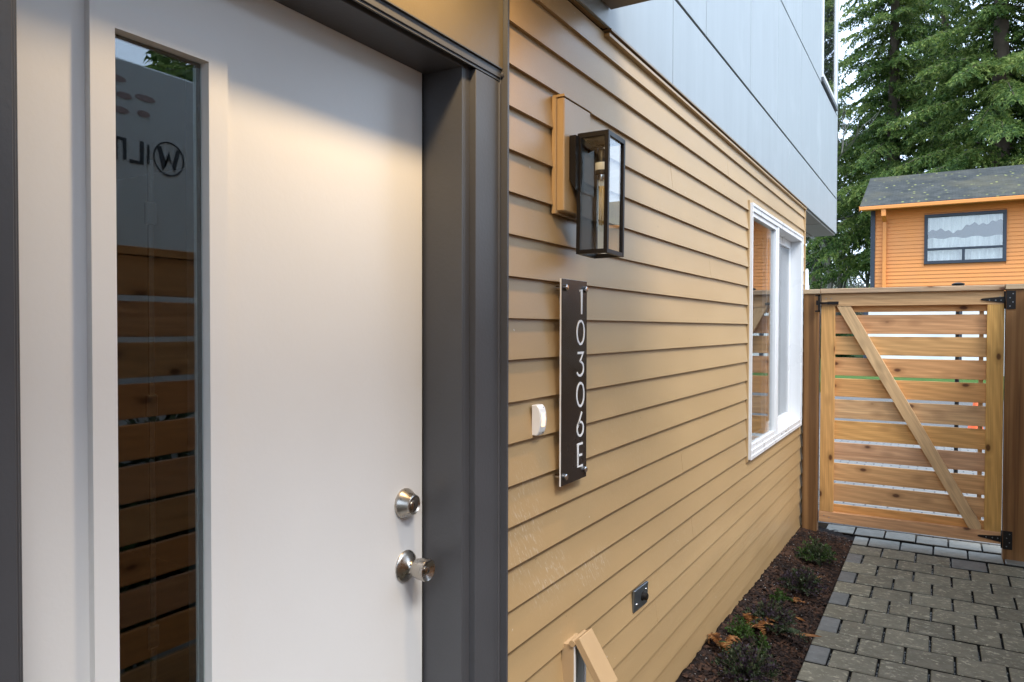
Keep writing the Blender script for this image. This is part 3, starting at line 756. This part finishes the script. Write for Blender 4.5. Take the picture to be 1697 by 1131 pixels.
# ================================================================== GATE
gate = thing('garden_gate', (.69, 5.86, -.14), 'cedar gate with horizontal boards, diagonal brace and black hinges', 'gate')
GY = 5.841
gaps = [(1.394, 1.414), (1.238, 1.256), (1.081, 1.102), (.927, .948), (.771, .792), (.615, .632), (.453, .475), (.299, .324), (.146, .167), (-.007, .015)]
zs = [1.551] + [z for lo_, hi_ in gaps for z in (hi_, lo_)] + [-.133]
for i in range(0, len(zs), 2):
    box('board', .137, 1.252, 5.880+rnd.uniform(-.001, .002), 5.900, zs[i+1]+.0008, zs[i]-.0008, 'cedar_x', gate, .0015)
box('top_rail', .128, 1.258, GY+.001, 5.879, 1.4585, 1.5515, 'cedar_x', gate, .002)
box('bottom_rail', .124, 1.2595, GY, 5.879, -.142, -.0635, 'cedar_x', gate, .002)
box('stile', .127, .2225, GY+.002, 5.879, -.063, 1.458, 'cedar_z', gate, .002)
box('stile', 1.161, 1.2585, GY+.002, 5.879, -.063, 1.458, 'cedar_z', gate, .002)
box('gate_cap', .122, 1.2585, 5.815, 5.925, 1.552, 1.587, 'cedar_cap', gate, .003)
prism('brace', [(.232, GY+.004, 1.4575), (.325, GY+.004, 1.4575), (1.144, GY+.004, -.033), (1.144, GY+.004, -.0627), (1.0735, GY+.004, -.0627)], (0, .034, 0), 'cedar_brace', gate, .0015)
box('back_batten', 1.120, 1.146, 5.9015, 5.925, -.11, 1.54, 'cedar_z', gate)
for zc, up in ((1.486, .003), (-.1035, -.002)):
    bp = [(1.123, zc+.0035), (1.131, zc+.0095), (1.255, zc+.021), (1.2555, zc-.023), (1.131, zc-.003), (1.123, zc+.001)]
    prism('hinge', [(x, GY-.004, z+up) for x, z in bp], (0, .004, 0), 'black_metal', gate)
    box('hinge_leaf', 1.265, 1.3165, GY-.032, GY-.0285, zc-.061, zc+.061, 'black_metal', gate, .0008)
    tube('hinge_pin', [(1.2605, GY-.014, zc-.058), (1.2605, GY-.014, zc+.058)], .007, 'black_metal', gate)
    for dz in (-.041, -.014, .014, .041): lathe('bolt', [(-.003, .003), (0, .0042)], (1.293+.008*math.copysign(1, dz*(abs(dz)-.02)), GY-.0315, zc+dz), 'dull_steel', gate, 'Y', 8)
    for x in (1.1725, 1.208, 1.2375): lathe('bolt', [(-.003, .003), (0, .0042)], (x, GY-.0035, zc), 'dull_steel', gate, 'Y', 8)
for x in (.160, .195, 1.190, 1.232):
    for z in (1.505, -.105): lathe('screw', [(-.0012, .0035), (.001, .0045)], (x, GY+.0008 if z > 0 else GY-.0002, z+rnd.uniform(-.012, .012)), 'dull_steel', gate, 'Y', 8)
bm = bmesh.new()
add_box(bm, .113, .126, GY-.062, GY-.050, 1.4165, 1.5425); add_box(bm, .094, .128, GY-.062, GY-.050, 1.4165, 1.427); add_box(bm, .094, .128, GY-.062, GY-.050, 1.532, 1.5425)
add_box(bm, .096, .193, GY-.020, GY-.004, 1.4755, 1.4895); add_box(bm, .172, .246, GY-.018, GY-.002, 1.472, 1.493); add_box(bm, .101, .1175, GY-.07, GY-.045, 1.466, 1.501)
put('latch', mesh_from(bm, 'black_metal', 'latch'), gate)

def post(name, x0, x1, label, ztop):
    p = thing(name, ((x0+x1)/2, 5.86, -.3), label, 'fence post')
    box('post_shaft', x0, x1, 5.813, 5.900, -.48, ztop-.0345, 'treated_post', p, .003)
    box('post_cap', x0-.004, x1+.004, 5.803, 5.910, ztop-.034, ztop, 'cedar_cap', p, .003)
post('gate_post', .010, .1155, 'brown timber gate post with the latch, next to the siding', 1.585)
post('gate_post', 1.2635, 1.415, 'brown timber gate post carrying the hinges, at right edge', 1.589)

# side fence facing the house (seen mirrored in the door glass)
fence = thing('side_fence', (1.45, 1.5, -.3), 'cedar board fence along the path, seen mirrored in the door glass', 'fence')
segs = [(-3.0, -.9), (-.896, 1.5), (1.504, 3.9), (3.904, 5.85)]
zf = [1.565] + [z for lo_, hi_ in gaps for z in (hi_, lo_)] + [-.16]
for a, b in segs:
    for i in range(0, len(zf), 2):
        box('board', 1.438+rnd.uniform(-.0015, .0015), 1.458, a, b, zf[i+1]+.001, zf[i]-.001, 'cedar_y', fence, .0015)
    box('fence_cap', 1.424, 1.53, a, b-.002, 1.5665, 1.598, 'cedar_y', fence, .002)
for y in (-3.0, -.9, 1.5, 3.9, 5.80):
    box('post', 1.4595, 1.55, y-.045, y+.045, -.48, 1.565, 'treated_post', fence)

# ================================================================== SITE TRAILER (mirrored in the door glass)
tr = thing('site_trailer', (3.4, -.6, -.2), 'pale grey site trailer beyond the fence, mirrored in the door glass', 'trailer')
box('body', 2.30, 4.7, -4.2, 2.64, .30, 2.615, 'trailer_paint', tr, .01)
box('chassis', 2.5, 4.5, -4.0, 2.3, .05, .295, 'black_metal', tr)
for y in (-1.6, -.6):
    lathe('wheel', [(0, .22), (.04, .30), (.2, .30), (.24, .22)], (2.36, y, .06), 'black_metal', tr, 'X', 24)
def tmap(a, b, d): return (2.2985-d, a, b)
bm = bmesh.new()
add_ribbon(bm, arc(2.40, 2.17, .085, .085, 0, 360, 36)[:-1], .008, tmap, .002, True)
add_ribbon(bm, [(2.455, 2.225), (2.425, 2.12), (2.400, 2.19), (2.375, 2.12), (2.345, 2.225)], .022, tmap, .002)
add_ribbon(bm, [(2.285, 2.22), (2.285, 2.12)], .012, tmap, .002)
add_ribbon(bm, [(2.25, 2.23), (2.25, 2.12), (2.185, 2.12)], .02, tmap, .002)
add_ribbon(bm, [(2.16, 2.12), (2.16, 2.22), (2.08, 2.22)], .018, tmap, .002)
add_ribbon(bm, [(2.115, 2.22), (2.115, 2.12), (2.04, 2.12)], .018, tmap, .002)
add_ribbon(bm, [(2.02, 2.22), (1.94, 2.22), (1.94, 2.12)], .018, tmap, .002)
put('logo_lettering', mesh_from(bm, 'lettering_dark', 'lg'), tr)
for y, z, w in ((2.12, 2.51, .05), (2.27, 2.45, .055), (2.16, 2.435, .04), (2.26, 2.37, .035), (2.14, 2.36, .045)):
    lathe('oval_mark', [(0, .018), (.002, .018)], (0, 0, 0), 'oval_red', tr, 'X', 20)
    o = tr.children[-1] if False else [c for c in tr.children if c.name.startswith('oval_mark')][-1]
    for v in o.data.vertices: v.co = Vector((2.2985-v.co.x, y+v.co.y*w/.018, z+v.co.z*.9))

# ================================================================== ORANGE HOUSE
OY = 24.0
oh = thing('orange_house', (5, 27, 0), 'orange clapboard house with a mossy grey roof beyond the gate', 'house')
bm = bmesh.new(); z = 2.3; ex = .1085
ox0, ox1 = -.80, 12.0
wx0, wx1, wz0, wz1 = .46, 2.41, 3.13, 4.53
def olap(bm, xa, xb, z):
    add_prism(bm, [(xa, OY, z), (xa, OY+.02, z+ex), (xa, OY+.045, z+ex), (xa, OY+.045, z)], (xb-xa, 0, 0))
while z < 4.78:
    if z+ex > wz0 and z < wz1: olap(bm, ox0, wx0, z); olap(bm, wx1, ox1, z)
    else: olap(bm, ox0, ox1, z)
    z += ex
bmesh.ops.recalc_face_normals(bm, faces=bm.faces[:])
put('wall', mesh_from(bm, 'orange_paint', 'ow'), oh)
boxes('core', [(ox0+.02, wx0, OY+.046, OY+.25, 2.25, 4.9), (wx1, ox1-.02, OY+.046, OY+.25, 2.25, 4.9), (wx0, wx1, OY+.046, OY+.25, 2.25, wz0), (wx0, wx1, OY+.046, OY+.25, wz1, 4.9), (ox0+.02, ox0+.2, OY+.25, 30.4, 2.25, 4.9)], 'orange_paint', oh)
box('lower_wall', ox0-.2, ox1, OY+.05, 30.4, -.2, 2.24, 'house_white', oh)
box('belt_board', ox0-.2, ox1, OY-.03, OY+.049, 2.2405, 2.299, 'orange_paint', oh)
box('corner_board', ox0-.12, ox0-.001, OY-.03, OY+.2, 2.31, 4.80, 'navy_trim', oh, .004)
for x in (-.99, 1.34, 3.9): box('porch_post', x-.06, x+.06, OY-.45, OY-.33, -.2, 2.23, 'navy_trim', oh)
ow = boxes('house_window', [(wx0, wx1, OY-.05, OY+.06, wz0, wz0+.085), (wx0, wx1, OY-.05, OY+.06, wz1-.085, wz1), (wx0, wx0+.085, OY-.05, OY+.06, wz0+.085, wz1-.085), (wx1-.085, wx1, OY-.05, OY+.06, wz0+.085, wz1-.085),
     (wx0+.085, wx1-.085, OY-.04, OY+.06, 3.515, 3.575), (1.38, 1.45, OY-.04, OY+.06, wz0+.085, 3.515)], 'navy_trim', oh, .004)
for b in ((wx0+.086, wx1-.086, 3.576, wz1-.086), (wx0+.086, 1.379, wz0+.086, 3.514), (1.451, wx1-.086, wz0+.086, 3.514)):
    box('pane', b[0], b[1], OY+.01, OY+.018, b[2], b[3], 'window_glass', ow)
# curtains: swagged top cloth, lace below, and side strips
bm = bmesh.new(); nseg = 60; top = []; 
for i in range(nseg+1):
    x = wx0+.06+(wx1-wx0-.12)*i/nseg
    drop = 4.15+.05*math.sin(x*9)+.10*math.cos(x*3.1)+.03*math.sin(x*31)
    yy = OY+.10+.02*math.sin(x*40)
    top.append((bm.verts.new((x, yy, wz1-.05)), bm.verts.new((x, yy, drop))))
for a_, b_ in zip(top, top[1:]): bm.faces.new((a_[0], b_[0], b_[1], a_[1]))
low = []
for i in range(nseg*2+1):
    x = wx0+.06+(wx1-wx0-.12)*i/(nseg*2); yy = OY+.13+.025*math.sin(x*34)+.01*math.sin(x*81)
    low.append((bm.verts.new((x, yy, 3.86+.02*math.sin(x*12))), bm.verts.new((x, yy, wz0+.03))))
for a_, b_ in zip(low, low[1:]): bm.faces.new((a_[0], b_[0], b_[1], a_[1]))
put('curtain', mesh_from(bm, 'pale_curtain', 'curt', True), ow)
box('room_back', wx0-.3, wx1+.3, OY+1.6, OY+1.7, 2.6, 4.9, 'interior_wall', ow)
rx0, rx1 = -1.17, 12.5
roof = prism('roof', [(rx0, OY-.55, 4.775), (rx0, OY-.55, 4.835), (rx0, 27.0, 6.27), (rx0, 30.6, 4.80), (rx0, 30.6, 4.72), (rx0, 27.0, 6.19)], (rx1-rx0, 0, 0), 'mossy_shingle', oh)
box('gutter', rx0, rx1, OY-.66, OY-.5505, 4.70, 4.80, 'orange_paint', roof, .01)
box('eave_soffit', rx0+.02, rx1, OY-.545, OY-.032, 4.755, 4.774, 'orange_paint', roof)
prism('gable_wall', [(ox0+.02, OY+.25, 4.9), (ox0+.02, 27, 6.1), (ox0+.02, 30.3, 4.75)], (.15, 0, 0), 'orange_paint', oh)
boxes('rake_board', [(rx0-.02, rx0-.001, OY-.55, OY-.4, 4.70, 4.83)], 'orange_paint', roof)
dp = boxes('downpipe', [(-.60, -.50, OY-.10, OY-.02, 2.3, 4.47), (-.61, -.49, OY-.62, OY-.48, 4.50, 4.699)], 'orange_paint', oh, .008)
prism('pipe_offset', [(-.60, OY-.60, 4.499), (-.60, OY-.50, 4.499), (-.60, OY-.02, 4.40), (-.60, OY-.10, 4.40)], (.10, 0, 0), 'orange_paint', dp)

# ================================================================== SMALL THINGS BEYOND THE GATE
vp = thing('vent_cap', (1.047, 9, -.3), 'black mushroom cap of a pole just above the gate', 'pole cap')
lathe('pole', [(-.3, .02), (1.72, .02)], (1.047, 9, 0), 'black_metal', vp, 'Z', 10)
lathe('cap', [(1.715, .02), (1.738, .026), (1.752, .058), (1.768, .060), (1.778, .03), (1.781, .008)], (1.047, 9, 0), 'black_metal', vp, 'Z', 18)
wp = thing('white_pole', (-.89, 12, -.2), 'slim white pole just above the latch post', 'pole')
lathe('pole', [(-.3, .035), (1.95, .035), (1.97, .026), (2.19, .022), (2.21, .01)], (-.89, 12, 0), 'house_white', wp, 'Z', 12)
CZ = GZ-.02
tcn = thing('traffic_cone', (1.36, 13, CZ), 'orange traffic cone glimpsed between the gate boards', 'cone')
lathe('cone', [(.02, .14), (.03, .105), (.40, .038), (.46, .034), (.50, .02)], (1.36, 13, CZ), 'cone_orange', tcn, 'Z', 20)
box('base', 1.21, 1.51, 12.85, 13.15, CZ-.002, CZ+.022, 'cone_orange', tcn, .006)

# ================================================================== TREES
def np_mesh(name, V, Fq, mat, smooth=False):
    me = bpy.data.meshes.new(name); V = np.asarray(V, np.float32); Fq = np.asarray(Fq, np.int32)
    k = Fq.shape[1]
    me.vertices.add(len(V)); me.vertices.foreach_set('co', V.ravel())
    me.loops.add(Fq.size); me.loops.foreach_set('vertex_index', Fq.ravel())
    me.polygons.add(len(Fq)); me.polygons.foreach_set('loop_start', np.arange(0, Fq.size, k, dtype=np.int32))
    me.polygons.foreach_set('loop_total', np.full(len(Fq), k, np.int32))
    me.update(calc_edges=True); me.materials.append(MATS[mat]); return me
def leaf_quads(P, D, L, Wd, r):
    """diamond leaves at P along unit D with length L, width Wd"""
    n = len(P); rv = r.normal(size=(n, 3)); rv[:, 2] *= .35
    side = np.cross(D, rv); side /= np.linalg.norm(side, axis=1)[:, None]+1e-9
    mid = P+D*(L*.45)[:, None]
    V = np.empty((n, 4, 3)); V[:, 0] = P; V[:, 1] = mid+side*(Wd/2)[:, None]; V[:, 2] = P+D*L[:, None]; V[:, 3] = mid-side*(Wd/2)[:, None]
    return V.reshape(-1, 3), np.arange(n*4).reshape(n, 4)
def leaf_tris(P, D, L, Wd, r):
    n = len(P); rv = r.normal(size=(n, 3)); rv[:, 2] *= .35
    side = np.cross(D, rv); side /= np.linalg.norm(side, axis=1)[:, None]+1e-9
    V = np.empty((n, 3, 3)); V[:, 0] = P+side*(Wd/2)[:, None]; V[:, 1] = P+D*L[:, None]; V[:, 2] = P-side*(Wd/2)[:, None]
    return V.reshape(-1, 3), np.arange(n*3).reshape(n, 3)
def conifer(x, y, h, rad, base, label, seed, mat='fir_needles', step=.42, zmax=1e9, leaf=.145, group='conifers behind the orange house', droop=.42, dens=1.0, kink=(0, 0)):
    r = np.random.RandomState(seed)
    t = thing('conifer_tree', (x, y, -.2), label, 'tree', group)
    bm = bmesh.new()
    tr_pts = [(x+kink[0]*(k/8)**2, y+kink[1]*(k/8)**2, -.2+h*k/8) for k in range(9)]
    add_tube(bm, tr_pts, [max(.03, .016*h*(1-k/8.3)+.02) for k in range(9)], 10)
    P, D, LL, WW = [], [], [], []
    z = base
    while z < min(h*.97, zmax):
        nb = r.randint(3, 6); a0 = r.uniform(0, 6.28)
        for b in range(nb):
            az = a0+6.283*b/nb+r.normal()*.35
            f = 1-(z/h); Lb = rad*(f**.75)*r.uniform(.55, 1.15)*(1 if z > base+2 else .85)
            if Lb < .5: continue
            up = r.uniform(-.05, .25)*(1-.5*f); n = max(6, int(Lb/.17)); tt = np.linspace(0, 1, n)
            dirh = np.array([math.cos(az), math.sin(az)])
            ctr = np.array([x+kink[0]*(z/h)**2, y+kink[1]*(z/h)**2])
            hx = ctr[None]+dirh[None]*(Lb*tt)[:, None]
            hz = z+Lb*(up*tt-droop*tt**2+.16*np.maximum(tt-.7, 0))+r.normal(size=n)*.02
            pts = np.column_stack([hx, hz])
            add_tube(bm, [tuple(p) for p in pts[::max(1, n//5)]], [max(.008, .022*Lb/3*(1-.85*i/(max(1, len(pts[::max(1, n//5)])-1)))) for i in range(len(pts[::max(1, n//5)]))], 4)
            tan = np.gradient(pts, axis=0); tan /= np.linalg.norm(tan, axis=1)[:, None]
            sid = np.column_stack([-tan[:, 1], tan[:, 0], np.zeros(n)]); sid /= np.linalg.norm(sid, axis=1)[:, None]+1e-9
            for i in range(max(1, int(n*.10)), n):
                for sgn in (-1, 1):
                    if r.rand() > .95*dens: continue
                    tl = (.26+.16*Lb*(1-tt[i])**.7)*r.uniform(.6, 1.3)
                    d0 = tan[i]*r.uniform(.5, .95)+sid[i]*sgn*r.uniform(.55, 1.0)+np.array([0, 0, r.uniform(-.25, .05)]); d0 /= np.linalg.norm(d0)
                    m_ = max(5, int(tl/.017)); s = np.linspace(.05, 1, m_)
                    pp = pts[i]+d0[None]*(tl*s)[:, None]; pp[:, 2] -= .42*tl*s**2
                    pp = pp+r.normal(size=(m_, 3))*.025; dd = d0[None]+r.normal(size=(m_, 3))*.60; dd[:, 2] -= .5*s+.15; dd /= np.linalg.norm(dd, axis=1)[:, None]
                    P.append(pp); D.append(dd); LL.append(leaf*r.uniform(.6, 1.3, m_)); WW.append(leaf*.42*r.uniform(.6, 1.3, m_))
                # hanging tufts
        z += step*r.uniform(.6, 1.35)
    put('trunk', mesh_from(bm, 'bark', 'trunk', True), t)
    P, D, LL, WW = np.concatenate(P), np.concatenate(D), np.concatenate(LL), np.concatenate(WW)
    V, Q = leaf_tris(P, D, LL, WW, r)
    put('crown', np_mesh('crown', V, Q, mat), t)
    return len(Q)
nq = 0
nq += conifer(2.75, 33.5, 27, 6.3, 5.0, 'tallest dark fir with its bare trunk above the orange roof', 11, step=.36, zmax=17.5)
nq += conifer(-1.0, 36.5, 25, 5.4, 4.4, 'broad green fir between the grey house corner and the orange roof', 12, step=.34, zmax=18.5)
nq += conifer(6.9, 36.0, 26, 6.0, 5.0, 'fir at the right edge behind the orange roof', 13, 'fir_needles_blue', step=.40, zmax=19)
nq += conifer(.9, 42.0, 26, 5.6, 6.0, 'bluish fir deepest behind the orange roof', 14, 'fir_needles_blue', step=.40, zmax=21)
nq += conifer(-5.0, 43.0, 20, 5.2, 5.0, 'slender fir whose low boughs hang beside the house corner', 15, 'fir_needles_blue', step=.42, zmax=16)
nq += conifer(9.5, 8.4, 11, 3.0, 2.4, 'fir beyond the fence, mirrored at the top of the door glass', 16, step=.40, leaf=.16, group='conifers across the fence', dens=.8)
print('needle quads', nq)

def bare_tree(x, y, h, label, seed, rad=.14):
    r = random.Random(seed); t = thing('bare_tree', (x, y, -.2), label, 'tree', 'bare trees behind the gate')
    tb = bmesh.new(); cb = bmesh.new()
    def grow(bm, p, d, L, rr, lev):
        pts = [p]; q = p
        for i in range(3):
            d = (d+Vector((r.gauss(0, .14), r.gauss(0, .14), r.gauss(.05, .08)))).normalized(); q = q+d*(L/3); pts.append(q)
        add_tube(bm, pts, [rr, rr*.88, rr*.76, rr*.62], 5 if lev < 2 else 3)
        if lev >= 4: return
        for k in range(r.randint(3, 4) if lev else 5):
            s = pts[r.choice((1, 2, 3, 3))]
            nd = (d+Vector((r.gauss(0, .62), r.gauss(0, .62), r.gauss(.12, .35)))).normalized()
            grow(cb, s, nd, L*r.uniform(.5, .72), rr*.55, lev+1)
    grow(tb, Vector((x, y, -.2)), Vector((r.gauss(0, .05), 0, 1)), h*.5, rad, 0)
    put('trunk', mesh_from(tb, 'grey_bark', 'bt'), t); put('crown', mesh_from(cb, 'grey_twigs', 'bc'), t)
for x, y, h, lb, sd_, rd in ((-4.4, 38, 11, 'pale straight bare trunk beside the house corner', 1, .17), (-3.7, 39.5, 10, 'second bare trunk beside the house corner', 2, .15), (-2.75, 41, 7.5, 'forked bare tree left of the orange house', 3, .13),
                             (-2.0, 45, 7.5, 'thin bare tree right against the orange house corner', 4, .11), (-4.9, 48, 8, 'faint bare tree farthest back by the house corner', 5, .12), (-1.1, 40, 7, 'bare tree half hidden by the orange house corner', 6, .1)):
    bare_tree(x, y, h, lb, sd_, rd)
# low evergreen shrub masses at the back, individually
def shrub(x, y, rx, rz, label, seed, mat, n=5000, leaf=.2, name='evergreen_shrub', group='evergreen shrubs at the back'):
    r = np.random.RandomState(seed); t = thing(name, (x, y, -.2), label, 'shrub', group)
    cl = r.normal(size=(26, 3)); cl /= np.linalg.norm(cl, axis=1)[:, None]; cl *= r.uniform(.3, .85, 26)[:, None]
    idx = r.randint(0, 26, n); d = r.normal(size=(n, 3)); d /= np.linalg.norm(d, axis=1)[:, None]
    P = cl[idx]+d*r.uniform(.05, .36, n)[:, None]; P[:, 2] = np.abs(P[:, 2]+.25)
    P = P*np.array([rx, rx, rz])+np.array([x, y, -.1])
    D = d+np.array([0, 0, .2]); D /= np.linalg.norm(D, axis=1)[:, None]
    V, Q = leaf_quads(P, D, leaf*r.uniform(.6, 1.3, n), leaf*.45*r.uniform(.6, 1.3, n), r)
    put('foliage', np_mesh('fol', V, Q, mat), t)
    bm = bmesh.new()
    for k in range(5): add_tube(bm, [(x, y, -.2), (x+rx*.4*math.cos(k*1.3), y+rx*.4*math.sin(k*1.3), rz*.7)], [.05, .015], 5)
    put('stem', mesh_from(bm, 'bark', 'st'), t)
shrub(-5.2, 34.5, 1.4, 1.9, 'dark round evergreen shrub left of the bare trunks', 21, 'fir_needles_blue')
shrub(-3.4, 35.5, 1.2, 1.7, 'low dark evergreen shrub under the forked bare tree', 22, 'fir_needles_blue')
shrub(-1.6, 47, 2.0, 2.6, 'pale green shrub far behind the orange house corner', 23, 'fir_needles')
for k, (x, y, lb) in enumerate(((2.0, .75, 'leafy shrub behind the fence nearest the camera'), (2.02, 1.55, 'leafy shrub behind the fence opposite the door'), (1.98, 2.35, 'leafy shrub behind the fence opposite the lantern'), (2.02, 3.2, 'leafy shrub behind the fence farthest along'))):
    shrub(x, y, .42, .95, lb, 60+k, 'bright_leaves' if k % 2 else 'heath_leaves', 2600, .09, group='shrubs behind the side fence')
# far wood: one mass on the skyline
r = np.random.RandomState(31); n = 26000
X_ = r.uniform(-70, 60, n); hh = 7.5+1.8*np.sin(X_*.21)+1.5*np.sin(X_*.53+1); Z_ = r.uniform(0, 1, n)**.8*hh; Y_ = 95+r.uniform(-4, 4, n)
D = r.normal(size=(n, 3)); D /= np.linalg.norm(D, axis=1)[:, None]
V, Q = leaf_quads(np.column_stack([X_, Y_, Z_]), D, r.uniform(.5, 1.3, n), r.uniform(.3, .8, n), r)
put('far_wood', np_mesh('fw', V, Q, 'fir_needles_blue'), kind='stuff', label='far line of dark trees on the skyline', cat='wood')

r = np.random.RandomState(33); n = 9000
X_ = r.uniform(-14, 6, n); hh = 4.6+1.0*np.sin(X_*.9)+.6*np.sin(X_*2.3+1); Z_ = r.uniform(0, 1, n)**.75*hh; Y_ = 58+r.uniform(-2, 2, n)
D = r.normal(size=(n, 3)); D[:, 2] += .5; D /= np.linalg.norm(D, axis=1)[:, None]
V, Q = leaf_quads(np.column_stack([X_, Y_, Z_]), D, r.uniform(.3, 1.1, n), r.uniform(.04, .13, n), r)
put('bare_thicket', np_mesh('bt', V, Q, 'grey_thicket'), kind='stuff', label='grey bare thicket behind the bare trunks', cat='thicket')

# ================================================================== PLANTS IN THE BED
def heath(x, y, w, h, label, seed, mats=('heath_leaves', 'heath_purple'), n=60):
    r = np.random.RandomState(seed); z = bed_z(x, y)
    t = thing('heath_plant', (x, y, z), label, 'plant', 'low plants in the mulch bed')
    bm = bmesh.new(); P = [[], []]; D = [[], []]
    for s in range(n):
        az = r.uniform(0, 6.28); sp = r.uniform(0, 1)**.6; tip = np.array([x+w*sp*math.cos(az), y+w*1.25*sp*math.sin(az), z+h*(1.05-.7*sp**2)*r.uniform(.65, 1.15)])
        b = np.array([x+w*.25*sp*math.cos(az), y+w*.25*sp*math.sin(az), z])
        if tip[0] < .02: tip[0] = .02+r.uniform(0, .02)
        add_tube(bm, [tuple(b), tuple((b+tip)/2+np.array([0, 0, h*.12])), tuple(tip)], [.0018, .0014, .0008], 3)
        m_ = r.randint(14, 26); s_ = r.uniform(.25, 1, m_); g = int(r.rand() < .4)
        pp = b+(tip-b)*s_[:, None]; pp[:, 2] += h*.12*4*s_*(1-s_)
        dd = r.normal(size=(m_, 3))+(tip-b)/np.linalg.norm(tip-b)*.9+np.array([0, 0, .3]); dd /= np.linalg.norm(dd, axis=1)[:, None]
        P[g].append(pp); D[g].append(dd)
    put('stems', mesh_from(bm, 'bark', 'hs'), t)
    for g in (0, 1):
        if P[g]:
            p = np.concatenate(P[g]); d = np.concatenate(D[g]); k = len(p)
            V, Q = leaf_quads(p, d, r.uniform(.009, .021, k), r.uniform(.005, .010, k), r)
            put('leaves', np_mesh('hl', V, Q, mats[g]), t)
heath(.205, 5.07, .135, .13, 'green and bronze low plant nearest the gate post', 41, ('heath_leaves', 'bright_leaves'), 150)
heath(.222, 4.44, .135, .125, 'dark green low plant, second from the gate post', 42, ('heath_leaves', 'heath_purple'), 150)
heath(.175, 3.76, .130, .13, 'dark purple-tinged low plant behind the brown fern', 43, n=150)
heath(.200, 3.17, .150, .125, 'largest purple-tinged low plant nearest the camera', 44, n=200)
heath(.150, 4.13, .05, .07, 'tiny bright green seedling in the mulch', 45, ('bright_leaves', 'bright_leaves'), 22)
heath(.095, 3.48, .07, .10, 'bright green leafy plant against the siding', 46, ('bright_leaves', 'bright_leaves'), 36)
heath(.200, 3.44, .045, .09, 'upright bright green sprig between the purple plants', 47, ('bright_leaves', 'heath_leaves'), 26)
def fern(x, y, label, seed, mat, n=7, L=.13, rise=.06, azr=(0, 6.28), tw=.020):
    r = np.random.RandomState(seed); z = bed_z(x, y)
    t = thing('fern', (x, y, z), label, 'fern', 'ferns in the mulch bed')
    for k in range(n):
        az = r.uniform(*azr); l = L*r.uniform(.7, 1.2); bm = bmesh.new(); m_ = 16; pts = []
        for i in range(m_+1):
            s = i/m_; pts.append(Vector((max(.012, x+l*s*math.cos(az)), y+l*s*math.sin(az), z+.012+rise*4*s*(1-s)*.6+rise*.3*s)))
        add_tube(bm, pts, [.0016*(1-.7*i/m_) for i in range(m_+1)], 3)
        sd_ = Vector((-math.sin(az), math.cos(az), 0)); fw_ = Vector((math.cos(az), math.sin(az), 0))
        for i in range(2, m_+1):
            s = i/m_; ll = tw*math.sin(math.pi*(.12+.86*s))+.003
            for sg_ in (-1, 1):
                p = pts[i]; tip = p+sd_*sg_*ll+fw_*ll*.35+Vector((0, 0, r.uniform(-.006, .004)))
                a_ = p-fw_*.0035; b_ = p+fw_*.0035
                bm.faces.new([bm.verts.new(q) for q in (a_, (a_+tip)/2+fw_*-.002, tip, (b_+tip)/2+fw_*.003, b_)])
        put('frond', mesh_from(bm, mat if k % 4 else ('bright_leaves' if mat == 'dead_frond' and k == 0 else mat), 'fr'), t)
fern(.115, 3.63, 'rusty brown fern fronds sprawled by the siding', 51, 'dead_frond', 10, .13, .055, (-1.6, 2.4))
fern(.065, 3.27, 'curled orange dead fern against the siding nearest the camera', 52, 'dead_frond', 9, .09, .07)
fern(.225, 3.72, 'dark green fern spray beside the purple plant', 53, 'heath_leaves', 5, .13, .06, (-1.5, 1.5))
fern(.215, 4.22, 'small dry star-shaped fern scrap on the mulch', 54, 'dead_frond', 4, .055, .015, tw=.008)
# dry leaves lying loose
for i, (x, y, L_, az, lb) in enumerate(((.345, 3.83, .065, .25, 'long rust needle leaf lying across the path edge'), (.27, 4.75, .03, 1.0, 'small orange leaf beside the second plant'), (.14, 4.66, .03, 2.2, 'tan leaf near the siding by the second plant'), (.28, 4.02, .035, -.6, 'pale curled leaf on the mulch near the path'))):
    z = max(bed_z(x, y), GZ)+.012; bm = bmesh.new(); c, s = math.cos(az), math.sin(az); pts = []
    for a_, b_, h_ in ((-L_, 0, .002), (-L_*.3, L_*.13, .006), (L_*.5, L_*.10, .007), (L_, 0, .003), (L_*.5, -L_*.10, .001), (-L_*.3, -L_*.13, .0)):
        pts.append((x+a_*c-b_*s, y+a_*s+b_*c, z+h_))
    add_prism(bm, pts, (0, 0, .0008))
    put('fallen_leaf', mesh_from(bm, 'dead_frond', 'leaf'), label=lb, cat='leaf')
